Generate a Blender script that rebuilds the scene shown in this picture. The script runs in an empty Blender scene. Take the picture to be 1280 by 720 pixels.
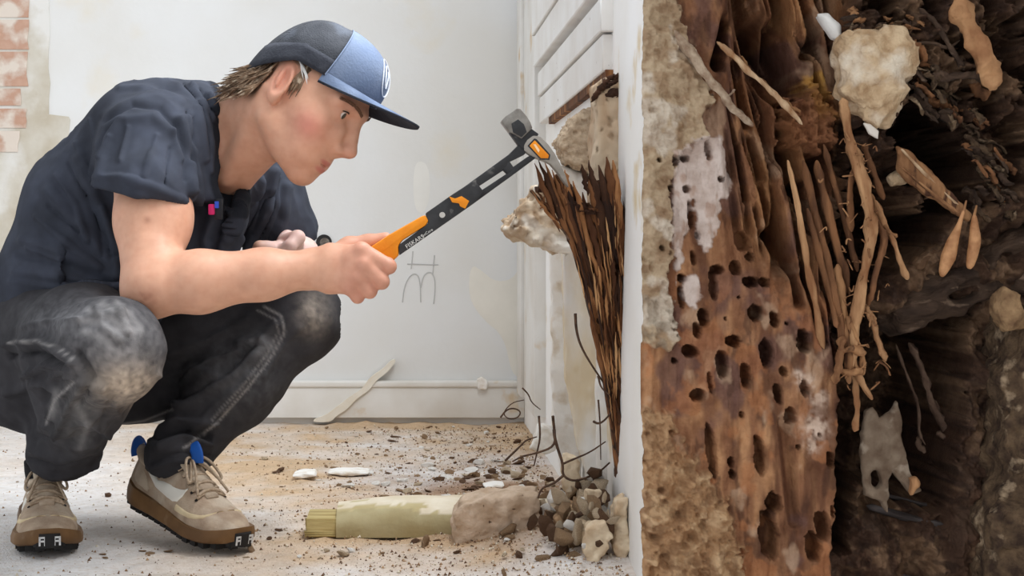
import bpy, bmesh, math, random
import numpy as np
from mathutils import Vector, Matrix

# ---------------------------------------------------------------- camera, light, exposure
scene = bpy.context.scene
COL = scene.collection
FPX, HCAM, CX, CY = 2000.0, 0.482, 500.0, 300.0      # focal length in px, camera height, principal point
cam_d = bpy.data.cameras.new('camera')
cam_d.sensor_width = 36.0
cam_d.lens = 36.0 * FPX / 1280.0
cam_d.shift_x = (640.0 - CX) / 1280.0
cam_d.shift_y = (CY - 360.0) / 1280.0
cam_d.clip_start = 0.02
cam = bpy.data.objects.new('camera', cam_d)
cam.location = (0, 0, HCAM)
cam.rotation_euler = (math.pi / 2, 0, 0)
COL.objects.link(cam)
scene.camera = cam

world = bpy.data.worlds.new('overcast_sky')
scene.world = world
world.use_nodes = True
world.node_tree.nodes['Background'].inputs[0].default_value = (0.93, 0.965, 1.0, 1)
world.node_tree.nodes['Background'].inputs[1].default_value = 0.84

def area(name, loc, target, sx, sy, power, col=(1, 1, 1)):
    d = bpy.data.lights.new(name, 'AREA')
    d.shape = 'RECTANGLE'; d.size = sx; d.size_y = sy; d.energy = power; d.color = col
    o = bpy.data.objects.new(name, d)
    o.location = loc
    o.rotation_euler = (Vector(target) - Vector(loc)).to_track_quat('-Z', 'Y').to_euler()
    COL.objects.link(o)
    return o
# daylight through the window in the right wall, above the picture
area('window_right_offscreen', (0.60, 2.32, 1.72), (-0.55, 2.25, 0.35), 1.4, 1.1, 60, (0.93, 0.97, 1.0))

vs = scene.view_settings
vs.view_transform = 'Standard'; vs.look = 'None'; vs.gamma = 1.0; vs.exposure = 0.17
vs.use_curve_mapping = False

# ---------------------------------------------------------------- helpers
rng = np.random.default_rng(7)
def P(px, py, Y):
    """photo pixel + distance -> point"""
    return np.array([(px - CX) * Y / FPX, Y, HCAM - (py - CY) * Y / FPX])
def proj(V):
    return CX + FPX * V[:, 0] / V[:, 1], CY - FPX * (V[:, 2] - HCAM) / V[:, 1]
def lin(r, g=None, b=None):
    if g is None: r, g, b = r
    f = lambda c: (c / 255 / 12.92) if c / 255 <= .04045 else ((c / 255 + .055) / 1.055) ** 2.4
    return np.array([f(r), f(g), f(b)])
def sstep(a, b, x):
    t = np.clip((x - a) / (b - a), 0, 1); return t * t * (3 - 2 * t)
def vnoise(p, seed=0):
    p = np.asarray(p, np.float64); i = np.floor(p).astype(np.int64); f = p - i; f = f * f * (3 - 2 * f)
    def h(a, b, c):
        n = (a * 374761393 + b * 668265263 + c * 2147483647 + seed * 974634777) & 0xffffffff
        n = ((n ^ (n >> 13)) * 1274126177) & 0xffffffff
        n = ((n ^ (n >> 16)) * 2246822519) & 0xffffffff
        return ((n ^ (n >> 15)) & 0xffff) / 65535.0
    x, y, z = i[..., 0], i[..., 1], i[..., 2]; r = 0
    for dx in (0, 1):
        for dy in (0, 1):
            for dz in (0, 1):
                w = (f[..., 0] if dx else 1 - f[..., 0]) * (f[..., 1] if dy else 1 - f[..., 1]) * (f[..., 2] if dz else 1 - f[..., 2])
                r = r + w * h(x + dx, y + dy, z + dz)
    return r * 2 - 1
def fbm(p, octv=4, seed=0, gain=.5):
    r = 0; a = 1; p = np.asarray(p, float)
    for o in range(octv):
        r = r + a * vnoise(p, seed + o * 17); p = p * 2.03 + 11.3; a *= gain
    return r

def qmesh(name, V, Q, smooth=True, cols=None):
    """mesh from numpy verts and a list/array of faces"""
    me = bpy.data.meshes.new(name)
    V = np.asarray(V, np.float32)
    if isinstance(Q, np.ndarray):
        k = Q.shape[1]
        me.vertices.add(len(V)); me.vertices.foreach_set('co', V.ravel())
        me.loops.add(Q.size); me.loops.foreach_set('vertex_index', Q.astype(np.int32).ravel())
        me.polygons.add(len(Q)); me.polygons.foreach_set('loop_start', np.arange(len(Q), dtype=np.int32) * k)
        me.update(calc_edges=True)
    else:
        me.from_pydata(V.tolist(), [], [tuple(int(i) for i in q) for q in Q]); me.update()
    if smooth: me.polygons.foreach_set('use_smooth', np.ones(len(me.polygons), bool))
    if cols is not None:
        at = me.color_attributes.new('Col', 'FLOAT_COLOR', 'POINT')
        c = np.ones((len(V), 4), np.float32); c[:, :3] = cols
        at.data.foreach_set('color', c.ravel())
    return me
def obj(name, me, mat=None, parent=None, **props):
    if isinstance(me, MB): me = me.mesh(name)
    o = bpy.data.objects.new(name, me); COL.objects.link(o)
    if mat is not None and me is not None:
        if len(me.materials) == 0: me.materials.append(mat)
    if parent is not None: o.parent = parent
    for k, v in props.items(): o[k] = v
    return o
def link_part(o, parent):
    """parent without moving: parts keep world coordinates"""
    o.parent = parent; o.matrix_parent_inverse = Matrix.Translation(-Vector(parent.location)) if parent.type == 'EMPTY' else Matrix()
    return o
def thing(name, loc, label, cat, group=None):
    o = bpy.data.objects.new(name, None); COL.objects.link(o); o.location = [float(x) for x in loc]
    o.empty_display_size = .02
    o['label'] = label; o['category'] = cat
    if group: o['group'] = group
    return o
def part(name, me, mat, parent, label=None):
    o = obj(name, me, mat); link_part(o, parent)
    if label: o['label'] = label
    return o
def tag(o, label, cat, group=None):
    o['label'] = label; o['category'] = cat
    if group: o['group'] = group
    return o
def struct(o): o['kind'] = 'structure'; return o

def ftube(pts, rad, seg=14, rough=.4, flat=.7, seed=0):
    """fibrous rod: grooved along its length, ragged section"""
    b = MB(); b.tube(pts, rad, seg, flat); n = len(pts); V = np.array(b.V); c = np.repeat(np.array(pts), seg, 0)
    i = np.repeat(np.arange(n), seg); a = np.tile(np.arange(seg) * 2 * math.pi / seg, n)
    k = 1 + rough * fbm(np.stack([1.5 * np.cos(a) + seed * 3.1, 1.5 * np.sin(a), i * .22], 1), 3, seed) + .5 * rough * vnoise(np.stack([4 * np.cos(a), 4 * np.sin(a) + seed, i * .35], 1), seed + 5)
    b.V = [tuple(v) for v in c + (V - c) * k[:, None]]; return b
def main_piece(V, Q):
    """keep the largest connected piece"""
    lab = np.arange(len(V))
    for _ in range(400):
        m = lab[Q].min(1); new = lab.copy(); np.minimum.at(new, Q.ravel(), np.repeat(m, 4)); new = new[new]
        if (new == lab).all(): break
        lab = new
    u, c = np.unique(lab, return_counts=True); keep = lab == u[c.argmax()]; re = np.cumsum(keep) - 1
    return V[keep], re[Q[keep[Q[:, 0]]]]
class MB:
    """small mesh collector"""
    def __init__(s): s.V = []; s.F = []; s.C = []
    def add(s, V, F, col=None):
        b = len(s.V); s.V += [tuple(map(float, v)) for v in V]; s.F += [tuple(i + b for i in f) for f in F]
        if col is not None: s.C += [tuple(col)] * len(V)
        return s
    def box(s, lo, hi):
        (x0, y0, z0), (x1, y1, z1) = lo, hi
        V = [(x0, y0, z0), (x1, y0, z0), (x1, y1, z0), (x0, y1, z0), (x0, y0, z1), (x1, y0, z1), (x1, y1, z1), (x0, y1, z1)]
        return s.add(V, [(3, 2, 1, 0), (4, 5, 6, 7), (0, 1, 5, 4), (1, 2, 6, 5), (2, 3, 7, 6), (3, 0, 4, 7)])
    def tube(s, pts, rad, seg=8, flat=1.0, caps=True, up=None, col=None):
        pts = [np.asarray(p, float) for p in pts]; n = len(pts)
        if np.isscalar(rad): rad = [rad] * n
        V = []; prev = np.array(up if up is not None else (0.13, 0.31, .94), float)
        for i, p in enumerate(pts):
            t = pts[min(i + 1, n - 1)] - pts[max(i - 1, 0)]; t = t / (np.linalg.norm(t) + 1e-9)
            u = prev - t * prev.dot(t)
            if np.linalg.norm(u) < 1e-3: u = np.cross(t, (1, .2, .1))
            u /= np.linalg.norm(u); w = np.cross(t, u); prev = u
            for k in range(seg):
                a = 2 * math.pi * k / seg
                V.append(p + rad[i] * (math.cos(a) * u * flat + math.sin(a) * w))
        F = []
        for i in range(n - 1):
            for k in range(seg):
                k2 = (k + 1) % seg
                F.append((i * seg + k, i * seg + k2, (i + 1) * seg + k2, (i + 1) * seg + k))
        if caps:
            F.append(tuple(range(seg))[::-1]); F.append(tuple((n - 1) * seg + k for k in range(seg)))
        return s.add(V, F, col)
    def prism(s, poly, front, back):
        """poly: list of 3D front points; extruded by vector front->back; may be concave"""
        n = len(poly); A = [np.asarray(p) + front for p in poly]; B = [np.asarray(p) + back for p in poly]
        F = [tuple(range(n)), tuple(range(2 * n - 1, n - 1, -1))] + [(i, i + n, (i + 1) % n + n, (i + 1) % n) for i in range(n)]
        return s.add(A + B, F)
    def mesh(s, name, smooth=False):
        me = bpy.data.meshes.new(name); me.from_pydata(s.V, [], s.F); me.update()
        if s.C:
            at = me.color_attributes.new('Col', 'FLOAT_COLOR', 'POINT')
            c = np.ones((len(s.V), 4), np.float32); c[:, :3] = s.C; at.data.foreach_set('color', c.ravel())
        bm = bmesh.new(); bm.from_mesh(me); bmesh.ops.recalc_face_normals(bm, faces=bm.faces); bm.to_mesh(me); bm.free()
        if smooth: me.polygons.foreach_set('use_smooth', np.ones(len(me.polygons), bool))
        return me
def smooth_by_angle(me, ang=40):
    me.polygons.foreach_set('use_smooth', np.ones(len(me.polygons), bool))
    bm = bmesh.new(); bm.from_mesh(me)
    for e in bm.edges:
        e.smooth = not (len(e.link_faces) == 2 and e.calc_face_angle(0) > math.radians(ang))
    bm.to_mesh(me); bm.free(); return me
def bevel(me, w, seg=2, ang=30):
    bm = bmesh.new(); bm.from_mesh(me)
    ed = [e for e in bm.edges if len(e.link_faces) == 2 and e.calc_face_angle(0) > math.radians(ang)]
    bmesh.ops.bevel(bm, geom=ed, offset=w, segments=seg, affect='EDGES', profile=.6, clamp_overlap=True)
    bm.to_mesh(me); bm.free(); return smooth_by_angle(me)
def chaikin(pts, it=2, closed=False):
    p = [np.asarray(q, float) for q in pts]
    for _ in range(it):
        o = [] if closed else [p[0]]
        for i in range(len(p) if closed else len(p) - 1):
            a, b = p[i], p[(i + 1) % len(p)]; o += [a * .75 + b * .25, a * .25 + b * .75]
        if not closed: o.append(p[-1])
        p = o
    return p

# ---------------------------------------------------------------- materials (all node based)
def mat(name, c1, c2=None, scale=20, rough=.75, bump=.0, bscale=None, attr=False, detail=6, metal=0, contrast=(.35, .65),
        c3=None, scale3=4, cont3=(.5, .65), stretch=None, spec=.3, sss=0, bdist=.002, coat=0):
    m = bpy.data.materials.new(name); m.use_nodes = True; nt = m.node_tree; N = nt.nodes; L = nt.links
    b = N['Principled BSDF']; b.inputs['Roughness'].default_value = rough; b.inputs['Metallic'].default_value = metal
    b.inputs['Specular IOR Level'].default_value = spec
    if coat: b.inputs['Coat Weight'].default_value = coat
    tc = N.new('ShaderNodeTexCoord'); mp = N.new('ShaderNodeMapping'); L.new(tc.outputs['Object'], mp.inputs[0])
    if stretch: mp.inputs['Scale'].default_value = stretch
    def noise(sc, lo, hi, det=detail):
        n = N.new('ShaderNodeTexNoise'); n.inputs['Scale'].default_value = sc; n.inputs['Detail'].default_value = det
        L.new(mp.outputs[0], n.inputs[0]); r = N.new('ShaderNodeMapRange')
        r.inputs[1].default_value = lo; r.inputs[2].default_value = hi; L.new(n.outputs[0], r.inputs[0]); return r.outputs[0]
    def mix(fac, a, bb, typ='MIX'):
        x = N.new('ShaderNodeMix'); x.data_type = 'RGBA'; x.blend_type = typ
        for s, v in ((x.inputs[0], fac), (x.inputs[6], a), (x.inputs[7], bb)):
            if hasattr(v, 'links'): L.new(v, s)
            elif np.isscalar(v): s.default_value = v
            else: s.default_value = (*[float(q) for q in v], 1)
        return x.outputs[2]
    col = tuple(c1)
    if c2 is not None: col = mix(noise(scale, *contrast), c1, c2)
    if c3 is not None: col = mix(noise(scale3, *cont3), col, c3)
    if attr:
        a = N.new('ShaderNodeAttribute'); a.attribute_name = 'Col'
        col = mix(1.0, a.outputs['Color'], col, 'MULTIPLY')
    if hasattr(col, 'links'): L.new(col, b.inputs['Base Color'])
    else: b.inputs['Base Color'].default_value = (*[float(q) for q in col], 1)
    if bump:
        n = N.new('ShaderNodeTexNoise'); n.inputs['Scale'].default_value = bscale or scale * 3; n.inputs['Detail'].default_value = 5
        L.new(mp.outputs[0], n.inputs[0]); bp = N.new('ShaderNodeBump'); bp.inputs['Strength'].default_value = bump
        bp.inputs['Distance'].default_value = bdist; L.new(n.outputs[0], bp.inputs['Height']); L.new(bp.outputs[0], b.inputs['Normal'])
    if sss:
        b.inputs['Subsurface Weight'].default_value = sss; b.inputs['Subsurface Radius'].default_value = (1, .35, .2)
        b.inputs['Subsurface Scale'].default_value = .006
    return m
W1 = (1, 1, 1)
def flat(name, rgb, rough=.6, **k): return mat(name, lin(*rgb), rough=rough, **k)

# ---------------------------------------------------------------- implicit surfaces (bodies, cloth, lumps)
class Vol:
    def __init__(s, lo, hi, h):
        s.lo = np.asarray(lo, float); s.h = h; s.n = np.ceil((np.asarray(hi) - s.lo) / h).astype(int) + 1
        s.v = np.full(s.n, .3, np.float32); s.ax = [(s.lo[i] + h * np.arange(s.n[i])).astype(np.float32) for i in range(3)]
    def _run(s, f, bmin, bmax, k, mode):
        m = k + 3 * s.h
        i0 = np.clip(((np.asarray(bmin) - m - s.lo) / s.h).astype(int), 0, s.n); i1 = np.clip(((np.asarray(bmax) + m - s.lo) / s.h).astype(int) + 2, 0, s.n)
        if (i1 <= i0).any(): return
        sl = tuple(slice(a, b) for a, b in zip(i0, i1))
        X = s.ax[0][sl[0]][:, None, None]; Y = s.ax[1][sl[1]][None, :, None]; Z = s.ax[2][sl[2]][None, None, :]
        d = f(X, Y, Z).astype(np.float32); a = s.v[sl]
        if mode == 'sub': d = -d
        if mode in ('sub', 'int'):
            if k > 0:
                h = np.clip(.5 - .5 * (d - a) / k, 0, 1); s.v[sl] = d * (1 - h) + a * h + k * h * (1 - h)
                s.v[sl] = np.maximum(s.v[sl], np.maximum(a, d))
            else: s.v[sl] = np.maximum(a, d)
        else:
            if k > 0:
                h = np.clip(.5 + .5 * (a - d) / k, 0, 1); s.v[sl] = a * (1 - h) + d * h - k * h * (1 - h)
            else: s.v[sl] = np.minimum(a, d)
    def cone(s, a, b, ra, rb, k=.0, mode='add'):
        a = np.asarray(a, float); b = np.asarray(b, float); ba = b - a; L2 = ba.dot(ba) + 1e-12; r = max(ra, rb)
        def f(X, Y, Z):
            px, py, pz = X - a[0], Y - a[1], Z - a[2]
            t = np.clip((px * ba[0] + py * ba[1] + pz * ba[2]) / L2, 0, 1)
            return np.sqrt((px - t * ba[0]) ** 2 + (py - t * ba[1]) ** 2 + (pz - t * ba[2]) ** 2) - (ra + t * (rb - ra))
        s._run(f, np.minimum(a, b) - r, np.maximum(a, b) + r, k, mode)
    def chain(s, pts, rad, k=.0, mode='add'):
        for i in range(len(pts) - 1): s.cone(pts[i], pts[i + 1], rad[i], rad[i + 1], k, mode)
    def econe(s, a, b, ua, A, B, k=.0, mode='add'):
        """tapered elliptic capsule: half widths A=(wide,thin) at a, B at b, wide axis ua"""
        a = np.asarray(a, float); b = np.asarray(b, float); ba = b - a; L2 = ba.dot(ba) + 1e-12; Ln = math.sqrt(L2)
        u = np.asarray(ua, float); u = u - ba * u.dot(ba) / L2; u /= np.linalg.norm(u); r = max(A[0], B[0], A[1], B[1])
        def f(X, Y, Z):
            px, py, pz = X - a[0], Y - a[1], Z - a[2]
            t = np.clip((px * ba[0] + py * ba[1] + pz * ba[2]) / L2, 0, 1)
            qx, qy, qz = px - t * ba[0], py - t * ba[1], pz - t * ba[2]
            du = qx * u[0] + qy * u[1] + qz * u[2]; d2 = np.maximum(qx * qx + qy * qy + qz * qz - du * du, 0)
            ru = A[0] + t * (B[0] - A[0]); rw = A[1] + t * (B[1] - A[1])
            k0 = np.sqrt((du / ru) ** 2 + d2 / rw ** 2); k1 = np.sqrt((du / ru ** 2) ** 2 + d2 / rw ** 4) + 1e-6
            return k0 * (k0 - 1) / k1
        s._run(f, np.minimum(a, b) - r, np.maximum(a, b) + r, k, mode)
    def ell(s, c, r, R=None, k=.0, mode='add'):
        c = np.asarray(c, float); r = np.asarray(r, float); R = np.eye(3) if R is None else R; rm = r.max()
        def f(X, Y, Z):
            px, py, pz = X - c[0], Y - c[1], Z - c[2]
            q = [px * R[0, i] + py * R[1, i] + pz * R[2, i] for i in range(3)]
            k0 = np.sqrt((q[0] / r[0]) ** 2 + (q[1] / r[1]) ** 2 + (q[2] / r[2]) ** 2)
            k1 = np.sqrt((q[0] / r[0] ** 2) ** 2 + (q[1] / r[1] ** 2) ** 2 + (q[2] / r[2] ** 2) ** 2) + 1e-6
            return k0 * (k0 - 1) / k1
        s._run(f, c - rm, c + rm, k, mode)
    def half(s, p, n, lo, hi, k=.0):
        """cut away the side n points to, inside the box lo..hi"""
        p = np.asarray(p, float); n = np.asarray(n, float); n = n / np.linalg.norm(n)
        s._run(lambda X, Y, Z: (X - p[0]) * n[0] + (Y - p[1]) * n[1] + (Z - p[2]) * n[2], lo, hi, k, 'int')
    def mesh(s):
        v = s.v; S = v < 0
        c = np.zeros(np.array(v.shape) - 1, np.uint8)
        for dx in (0, 1):
            for dy in (0, 1):
                for dz in (0, 1): c += S[dx:S.shape[0] - 1 + dx, dy:S.shape[1] - 1 + dy, dz:S.shape[2] - 1 + dz]
        act = (c > 0) & (c < 8); I = np.argwhere(act); idx = np.full(c.shape, -1, np.int32); idx[act] = np.arange(len(I))
        acc = np.zeros((len(I), 3)); cnt = np.zeros(len(I))
        cs = [(x, y, z) for x in (0, 1) for y in (0, 1) for z in (0, 1)]
        cv = {q: v[I[:, 0] + q[0], I[:, 1] + q[1], I[:, 2] + q[2]] for q in cs}
        for q in cs:
            for ax in range(3):
                if q[ax]: continue
                q2 = list(q); q2[ax] = 1; q2 = tuple(q2); a, b = cv[q], cv[q2]; m = (a < 0) != (b < 0)
                t = np.where(m, a / np.where(m, a - b, 1), 0); p = np.tile(np.array(q, float), (len(I), 1)); p[:, ax] += t
                acc += p * m[:, None]; cnt += m
        V = s.lo + s.h * (I + acc / cnt[:, None]); Q = []
        for ax in range(3):
            o1, o2 = (ax + 1) % 3, (ax + 2) % 3
            sl0 = [slice(None)] * 3; sl1 = [slice(None)] * 3; sl0[ax] = slice(0, -1); sl1[ax] = slice(1, None)
            e = S[tuple(sl0)] != S[tuple(sl1)]; E = np.argwhere(e)
            ok = (E[:, o1] > 0) & (E[:, o2] > 0) & (E[:, o1] < S.shape[o1] - 1) & (E[:, o2] < S.shape[o2] - 1); E = E[ok]
            ins = S[E[:, 0], E[:, 1], E[:, 2]]; quad = []
            for d1, d2 in ((1, 1), (0, 1), (0, 0), (1, 0)):
                K = E.copy(); K[:, o1] -= d1; K[:, o2] -= d2; quad.append(idx[K[:, 0], K[:, 1], K[:, 2]])
            q = np.stack(quad, 1); q[~ins] = q[~ins][:, ::-1]; Q.append(q)
        return V, np.concatenate(Q)
def vnormals(V, Q):
    n = np.cross(V[Q[:, 2]] - V[Q[:, 0]], V[Q[:, 3]] - V[Q[:, 1]]); N = np.zeros_like(V)
    for i in range(4): np.add.at(N, Q[:, i], n)
    return N / (np.linalg.norm(N, axis=1)[:, None] + 1e-12)
def relax(V, Q, it=1, w=.5):
    for _ in range(it):
        A = np.zeros_like(V); c = np.zeros(len(V))
        for i in range(4):
            for j in (1, 3):
                np.add.at(A, Q[:, i], V[Q[:, (i + j) % 4]]); np.add.at(c, Q[:, i], 1)
        V = V * (1 - w) + w * A / np.maximum(c, 1)[:, None]
    return V
def seg_dist(x, y, pts):
    d = np.full(len(x), 1e9)
    for (ax, ay), (bx, by) in zip(pts[:-1], pts[1:]):
        ux, uy = bx - ax, by - ay; L = ux * ux + uy * uy + 1e-9; t = np.clip(((x - ax) * ux + (y - ay) * uy) / L, 0, 1)
        d = np.minimum(d, np.hypot(x - ax - t * ux, y - ay - t * uy))
    return d
def facing(V, N):
    d = V - np.array([0, 0, HCAM]); d /= np.linalg.norm(d, axis=1)[:, None]; return -(d * N).sum(1)
def folds(V, Q, strokes, zsel=None):
    """cloth folds: each stroke = (polyline through surface points, width px, height m)"""
    N = vnormals(V, Q); x, y = proj(V); fw = sstep(-.05, .35, facing(V, N)); D = np.zeros(len(V))
    for pts, w, amp in strokes:
        D += 1.5 * amp * np.exp(-(seg_dist(x, y, pts) / (.8 * w)) ** 2)
    return V + N * (D * fw)[:, None]
# ---------------------------------------------------------------- the room
XW, YW = 0.328, 4.23
M_wall = mat('old_white_wall', lin(226, 227, 228), lin(218, 216, 212), 2.2, .85, .25, 60, c3=lin(220, 209, 186), scale3=3.1, cont3=(.6, .78))
M_paint = mat('white_gloss_paint', lin(232, 231, 228), lin(216, 211, 203), 6, .5, .12, 40, c3=lin(206, 178, 136), scale3=9, cont3=(.62, .72))
M_layers = mat('flaking_paint_layers', lin(238, 236, 232), lin(221, 205, 176), 9, .7, .5, 50, contrast=(.46, .6), c3=lin(196, 166, 122), scale3=6, cont3=(.58, .63), stretch=(1, 1, .35))
M_plaster = mat('broken_plaster', lin(226, 212, 190), lin(176, 150, 122), 28, .95, .8, 70, c3=lin(240, 236, 228), scale3=12, cont3=(.5, .62), bdist=.004)
M_plaster_w = mat('white_plaster', lin(240, 237, 232), lin(206, 190, 168), 30, .92, .6, 90, contrast=(.5, .72), bdist=.003)
M_mortar = mat('grey_beige_mortar', lin(201, 180, 154), lin(168, 146, 122), 60, .95, 1.0, 160, bdist=.004)
M_brick = mat('old_brick', lin(196, 160, 140), lin(172, 128, 106), 14, .95, .6, 60, c3=lin(216, 204, 192), scale3=14, cont3=(.46, .6))
M_rot = mat('rotten_brown_wood', lin(122, 78, 46), lin(58, 33, 20), 26, .85, 1.0, 90, stretch=(1, 1, .22), c3=lin(176, 124, 76), scale3=16, cont3=(.55, .68), bdist=.004)
M_rotd = mat('dark_rotten_wood', lin(78, 48, 30), lin(38, 23, 16), 40, .9, 1.0, 120, bdist=.004)
M_oldwood = mat('pale_wormy_wood', lin(206, 186, 160), lin(176, 146, 116), 30, .85, .7, 90, stretch=(1, 1, .2), c3=lin(70, 45, 32), scale3=70, cont3=(.66, .7))
M_root = flat('dry_root', (86, 66, 54), .9)

# floor: dusty sub-floor with drifts of sand
nx, ny = 190, 230
gx = np.linspace(-2.6, XW + .02, nx); gy = np.linspace(.25, YW + .02, ny)
GX, GY = np.meshgrid(gx, gy, indexing='ij')
p = np.stack([GX, GY, GX * 0], -1)
hz = .0035 * fbm(p * 9, 4, 3) + .004 * np.clip(fbm(p * 30, 3, 5), 0, 1)
pile = np.exp(-((GX - .30) / .16) ** 2 - ((GY - 2.55) / .35) ** 2) * .05
sand = np.clip(.62 + .5 * fbm(p * 3.1, 3, 8) + .3 * fbm(p * 14, 3, 9), 0, 1) * sstep(-.56, -.2, GX + .2 * (GY - 2.6)) + .55 * sstep(3.0, 3.6, GY) * np.clip(.5 + .6 * fbm(p * 5, 3, 4), 0, 1)
sand = np.clip(sand, 0, 1)
V = np.stack([GX, GY, hz * (0.3 + sand) + pile - .004], -1).reshape(-1, 3)
ii = np.arange(nx * ny).reshape(nx, ny)
Q = np.stack([ii[:-1, :-1], ii[1:, :-1], ii[1:, 1:], ii[:-1, 1:]], -1).reshape(-1, 4)
cw, cs = lin(232, 229, 228), lin(208, 180, 148)
C = cw + (cs - cw) * sand.reshape(-1, 1)
soil = (np.exp(-((GX - .2) / .22) ** 2 - ((GY - 3.0) / .5) ** 2) * np.clip(.8 + .8 * fbm(p * 12, 3, 13), 0, 1.2)).clip(0, 1).reshape(-1, 1); C = C * (1 - .9 * soil) + lin(142, 106, 78) * .9 * soil
fine = fbm(p.reshape(-1, 3) * 40, 3, 22)
C = C * (1 + .10 * fine[:, None])
M_floor = mat('dusty_floor', W1, (.88, .83, .78), 90, .95, .9, 260, attr=True, contrast=(.45, .72), c3=(.70, .60, .50), scale3=150, cont3=(.62, .72), bdist=.004)
floor = struct(obj('floor', qmesh('floor', V, Q, True, C), M_floor))

b = MB().box((-2.6, YW, -.05), (XW + .2, YW + .12, 2.4))
wall_back = struct(obj('wall_back', b, M_wall))
# right wall with a window opening above the picture
b = MB()
b.box((XW, -.6, -.05), (XW + .16, YW, 1.05)); b.box((XW, -.6, 1.05), (XW + .16, 1.55, 2.4)); b.box((XW, 3.05, 1.05), (XW + .16, YW, 2.4)); b.box((XW, 1.55, 2.3), (XW + .16, 3.05, 2.4))
M_wallr = mat('white_wall_right', lin(248, 247, 246), lin(238, 235, 230), 5, .8, .3, 50, c3=lin(221, 203, 170), scale3=7, cont3=(.6, .68))
wall_right = struct(obj('wall_right', b, M_wallr))
b = MB()
b.box((XW + .02, 1.55, 1.05), (XW + .08, 3.05, 1.10)); b.box((XW + .02, 1.55, 2.25), (XW + .08, 3.05, 2.3)); b.box((XW + .02, 1.55, 1.1), (XW + .08, 1.60, 2.25)); b.box((XW + .02, 3.0, 1.1), (XW + .08, 3.05, 2.25)); b.box((XW + .03, 2.28, 1.1), (XW + .07, 2.32, 2.25))
window = struct(obj('window_1', b, M_paint))

# skirting board of the back wall: board, moulded top, standing just clear of the floor
zb = P(600, 475, YW)[2]
b = MB(); b.box((-2.6, YW - .022, .014), (XW, YW, zb - .016)); me = bevel(b.mesh('bb'), .003)
baseboard = struct(obj('baseboard_back', me, M_paint))
b = MB(); b.box((-2.6, YW - .028, zb - .018), (XW, YW, zb)); 
part('moulding', bevel(b.mesh('moulding'), .006, 3), M_paint, baseboard)

# bare strip at the left end of the back wall
def wallpatch(name, poly, mt, y0=.0, t=.006, parent=wall_back):
    b = MB(); b.prism([P(x, y, YW) for x, y in poly], np.array([0, -t, 0]), np.array([0, .01, 0]))
    return part(name, b, mt, parent)
M_oldpl = mat('old_beige_plaster', lin(208, 203, 192), lin(188, 178, 160), 12, .95, .5, 60, c3=lin(222, 220, 216), scale3=5, cont3=(.5, .6))
random.seed(3)
def jag(x, y0, y1, n, a): return [(x + random.uniform(-a, a), y0 + (y1 - y0) * i / n) for i in range(n + 1)]
wallpatch('plaster_strip', [(-20, -40)] + [(62, -40)] + jag(62, -30, 143, 9, 1.5) + [(86, 146)] + jag(86, 150, 215, 4, 2) + [(86, 480), (-20, 480)], M_oldpl, t=.004)
for k, (x0, x1, y0, y1) in enumerate([(-20, 36, -40, 22), (-20, 36, 25, 62), (-20, 35, 65, 108), (-20, 26, 111, 132), (-20, 33, 136, 160), (-20, 24, 164, 190)]):
    wallpatch('brick', jag(x1, y0, y1, 3, 1.5) + [(x0, y1), (x0, y0)], M_brick, t=.007)
# faint stains and the wall box
for poly, c in (([(520, 200), (536, 205), (538, 245), (530, 268), (518, 262), (516, 225)], (223, 221, 216)),
                ([(588, 330), (602, 338), (618, 352), (640, 350), (652, 330), (653, 470), (640, 470), (630, 420), (604, 400), (585, 372)], (224, 220, 211))):
    wallpatch('stain', chaikin(poly, 2, True), mat('stain', lin(*c), lin(*[v + 8 for v in c]), 12, .9), t=.0006)
c = P(405, 303, YW)
wb = thing('wall_box', (c[0], YW, c[2]), 'round dark cable box set into the white back wall', 'wall box')
b = MB(); b.tube([(c[0], YW - .004, c[2]), (c[0], YW + .02, c[2])], [.021, .021], 24); part('rim', b, flat('box_black', (38, 36, 36), .6), wb)
b = MB(); b.tube([(c[0] + .002, YW - .006, c[2] - .001), (c[0] + .002, YW, c[2] - .001)], [.013, .0135], 16); part('cover', b, mat('box_grey', lin(150, 142, 132), lin(90, 82, 76), 60, .8), wb)
# pencil marks on the wall: a turned 3 and a crossed H
M_pencil = flat('pencil', (186, 185, 184), .9)
def pencil(pts, r=.0016):
    q = chaikin([P(x, y, YW - .0006) for x, y in pts], 2); b = MB(); b.tube(q, r, 5, 1); return b
for pts in ([(503, 378), (505, 360), (511, 346), (519, 341), (525, 348), (526, 378)], [(526, 360), (529, 345), (537, 339), (543, 345), (544, 362), (542, 380)], [(516, 314), (514, 336)], [(543, 319), (541, 342)], [(509, 330), (548, 331)]):
    part('pencil_mark', pencil(pts), M_pencil, wall_back)
# plaster smear running over the skirting
b = MB(); b.prism([P(x, y, YW - .036) for x, y in chaikin([(490, 449), (496, 451), (484, 466), (470, 476), (462, 488), (446, 498), (434, 512), (420, 520), (414, 528), (390, 528), (394, 523), (408, 519), (424, 506), (440, 494), (452, 487), (462, 472), (478, 462)], 2, True)], np.array([0, .004, 0]), np.array([0, .03, 0]))
tag(obj('plaster_smear', b, mat('smear', lin(230, 224, 212), lin(222, 213, 196), 30, .9)), 'beige plaster smear running down across the back skirting board', 'plaster')

# white casing in the corner of the right wall
for k, (y0, y1, t) in enumerate([(4.19, 4.06, .022), (4.055, 3.86, .014), (3.855, 3.60, .026)]):
    b = MB(); b.box((XW - t, y1, P(660, 505, 3.9)[2]), (XW + .01, y0, 2.4))
    o = struct(obj('trim_%d' % (k + 1), bevel(b.mesh('trim'), .003), M_paint))
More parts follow.
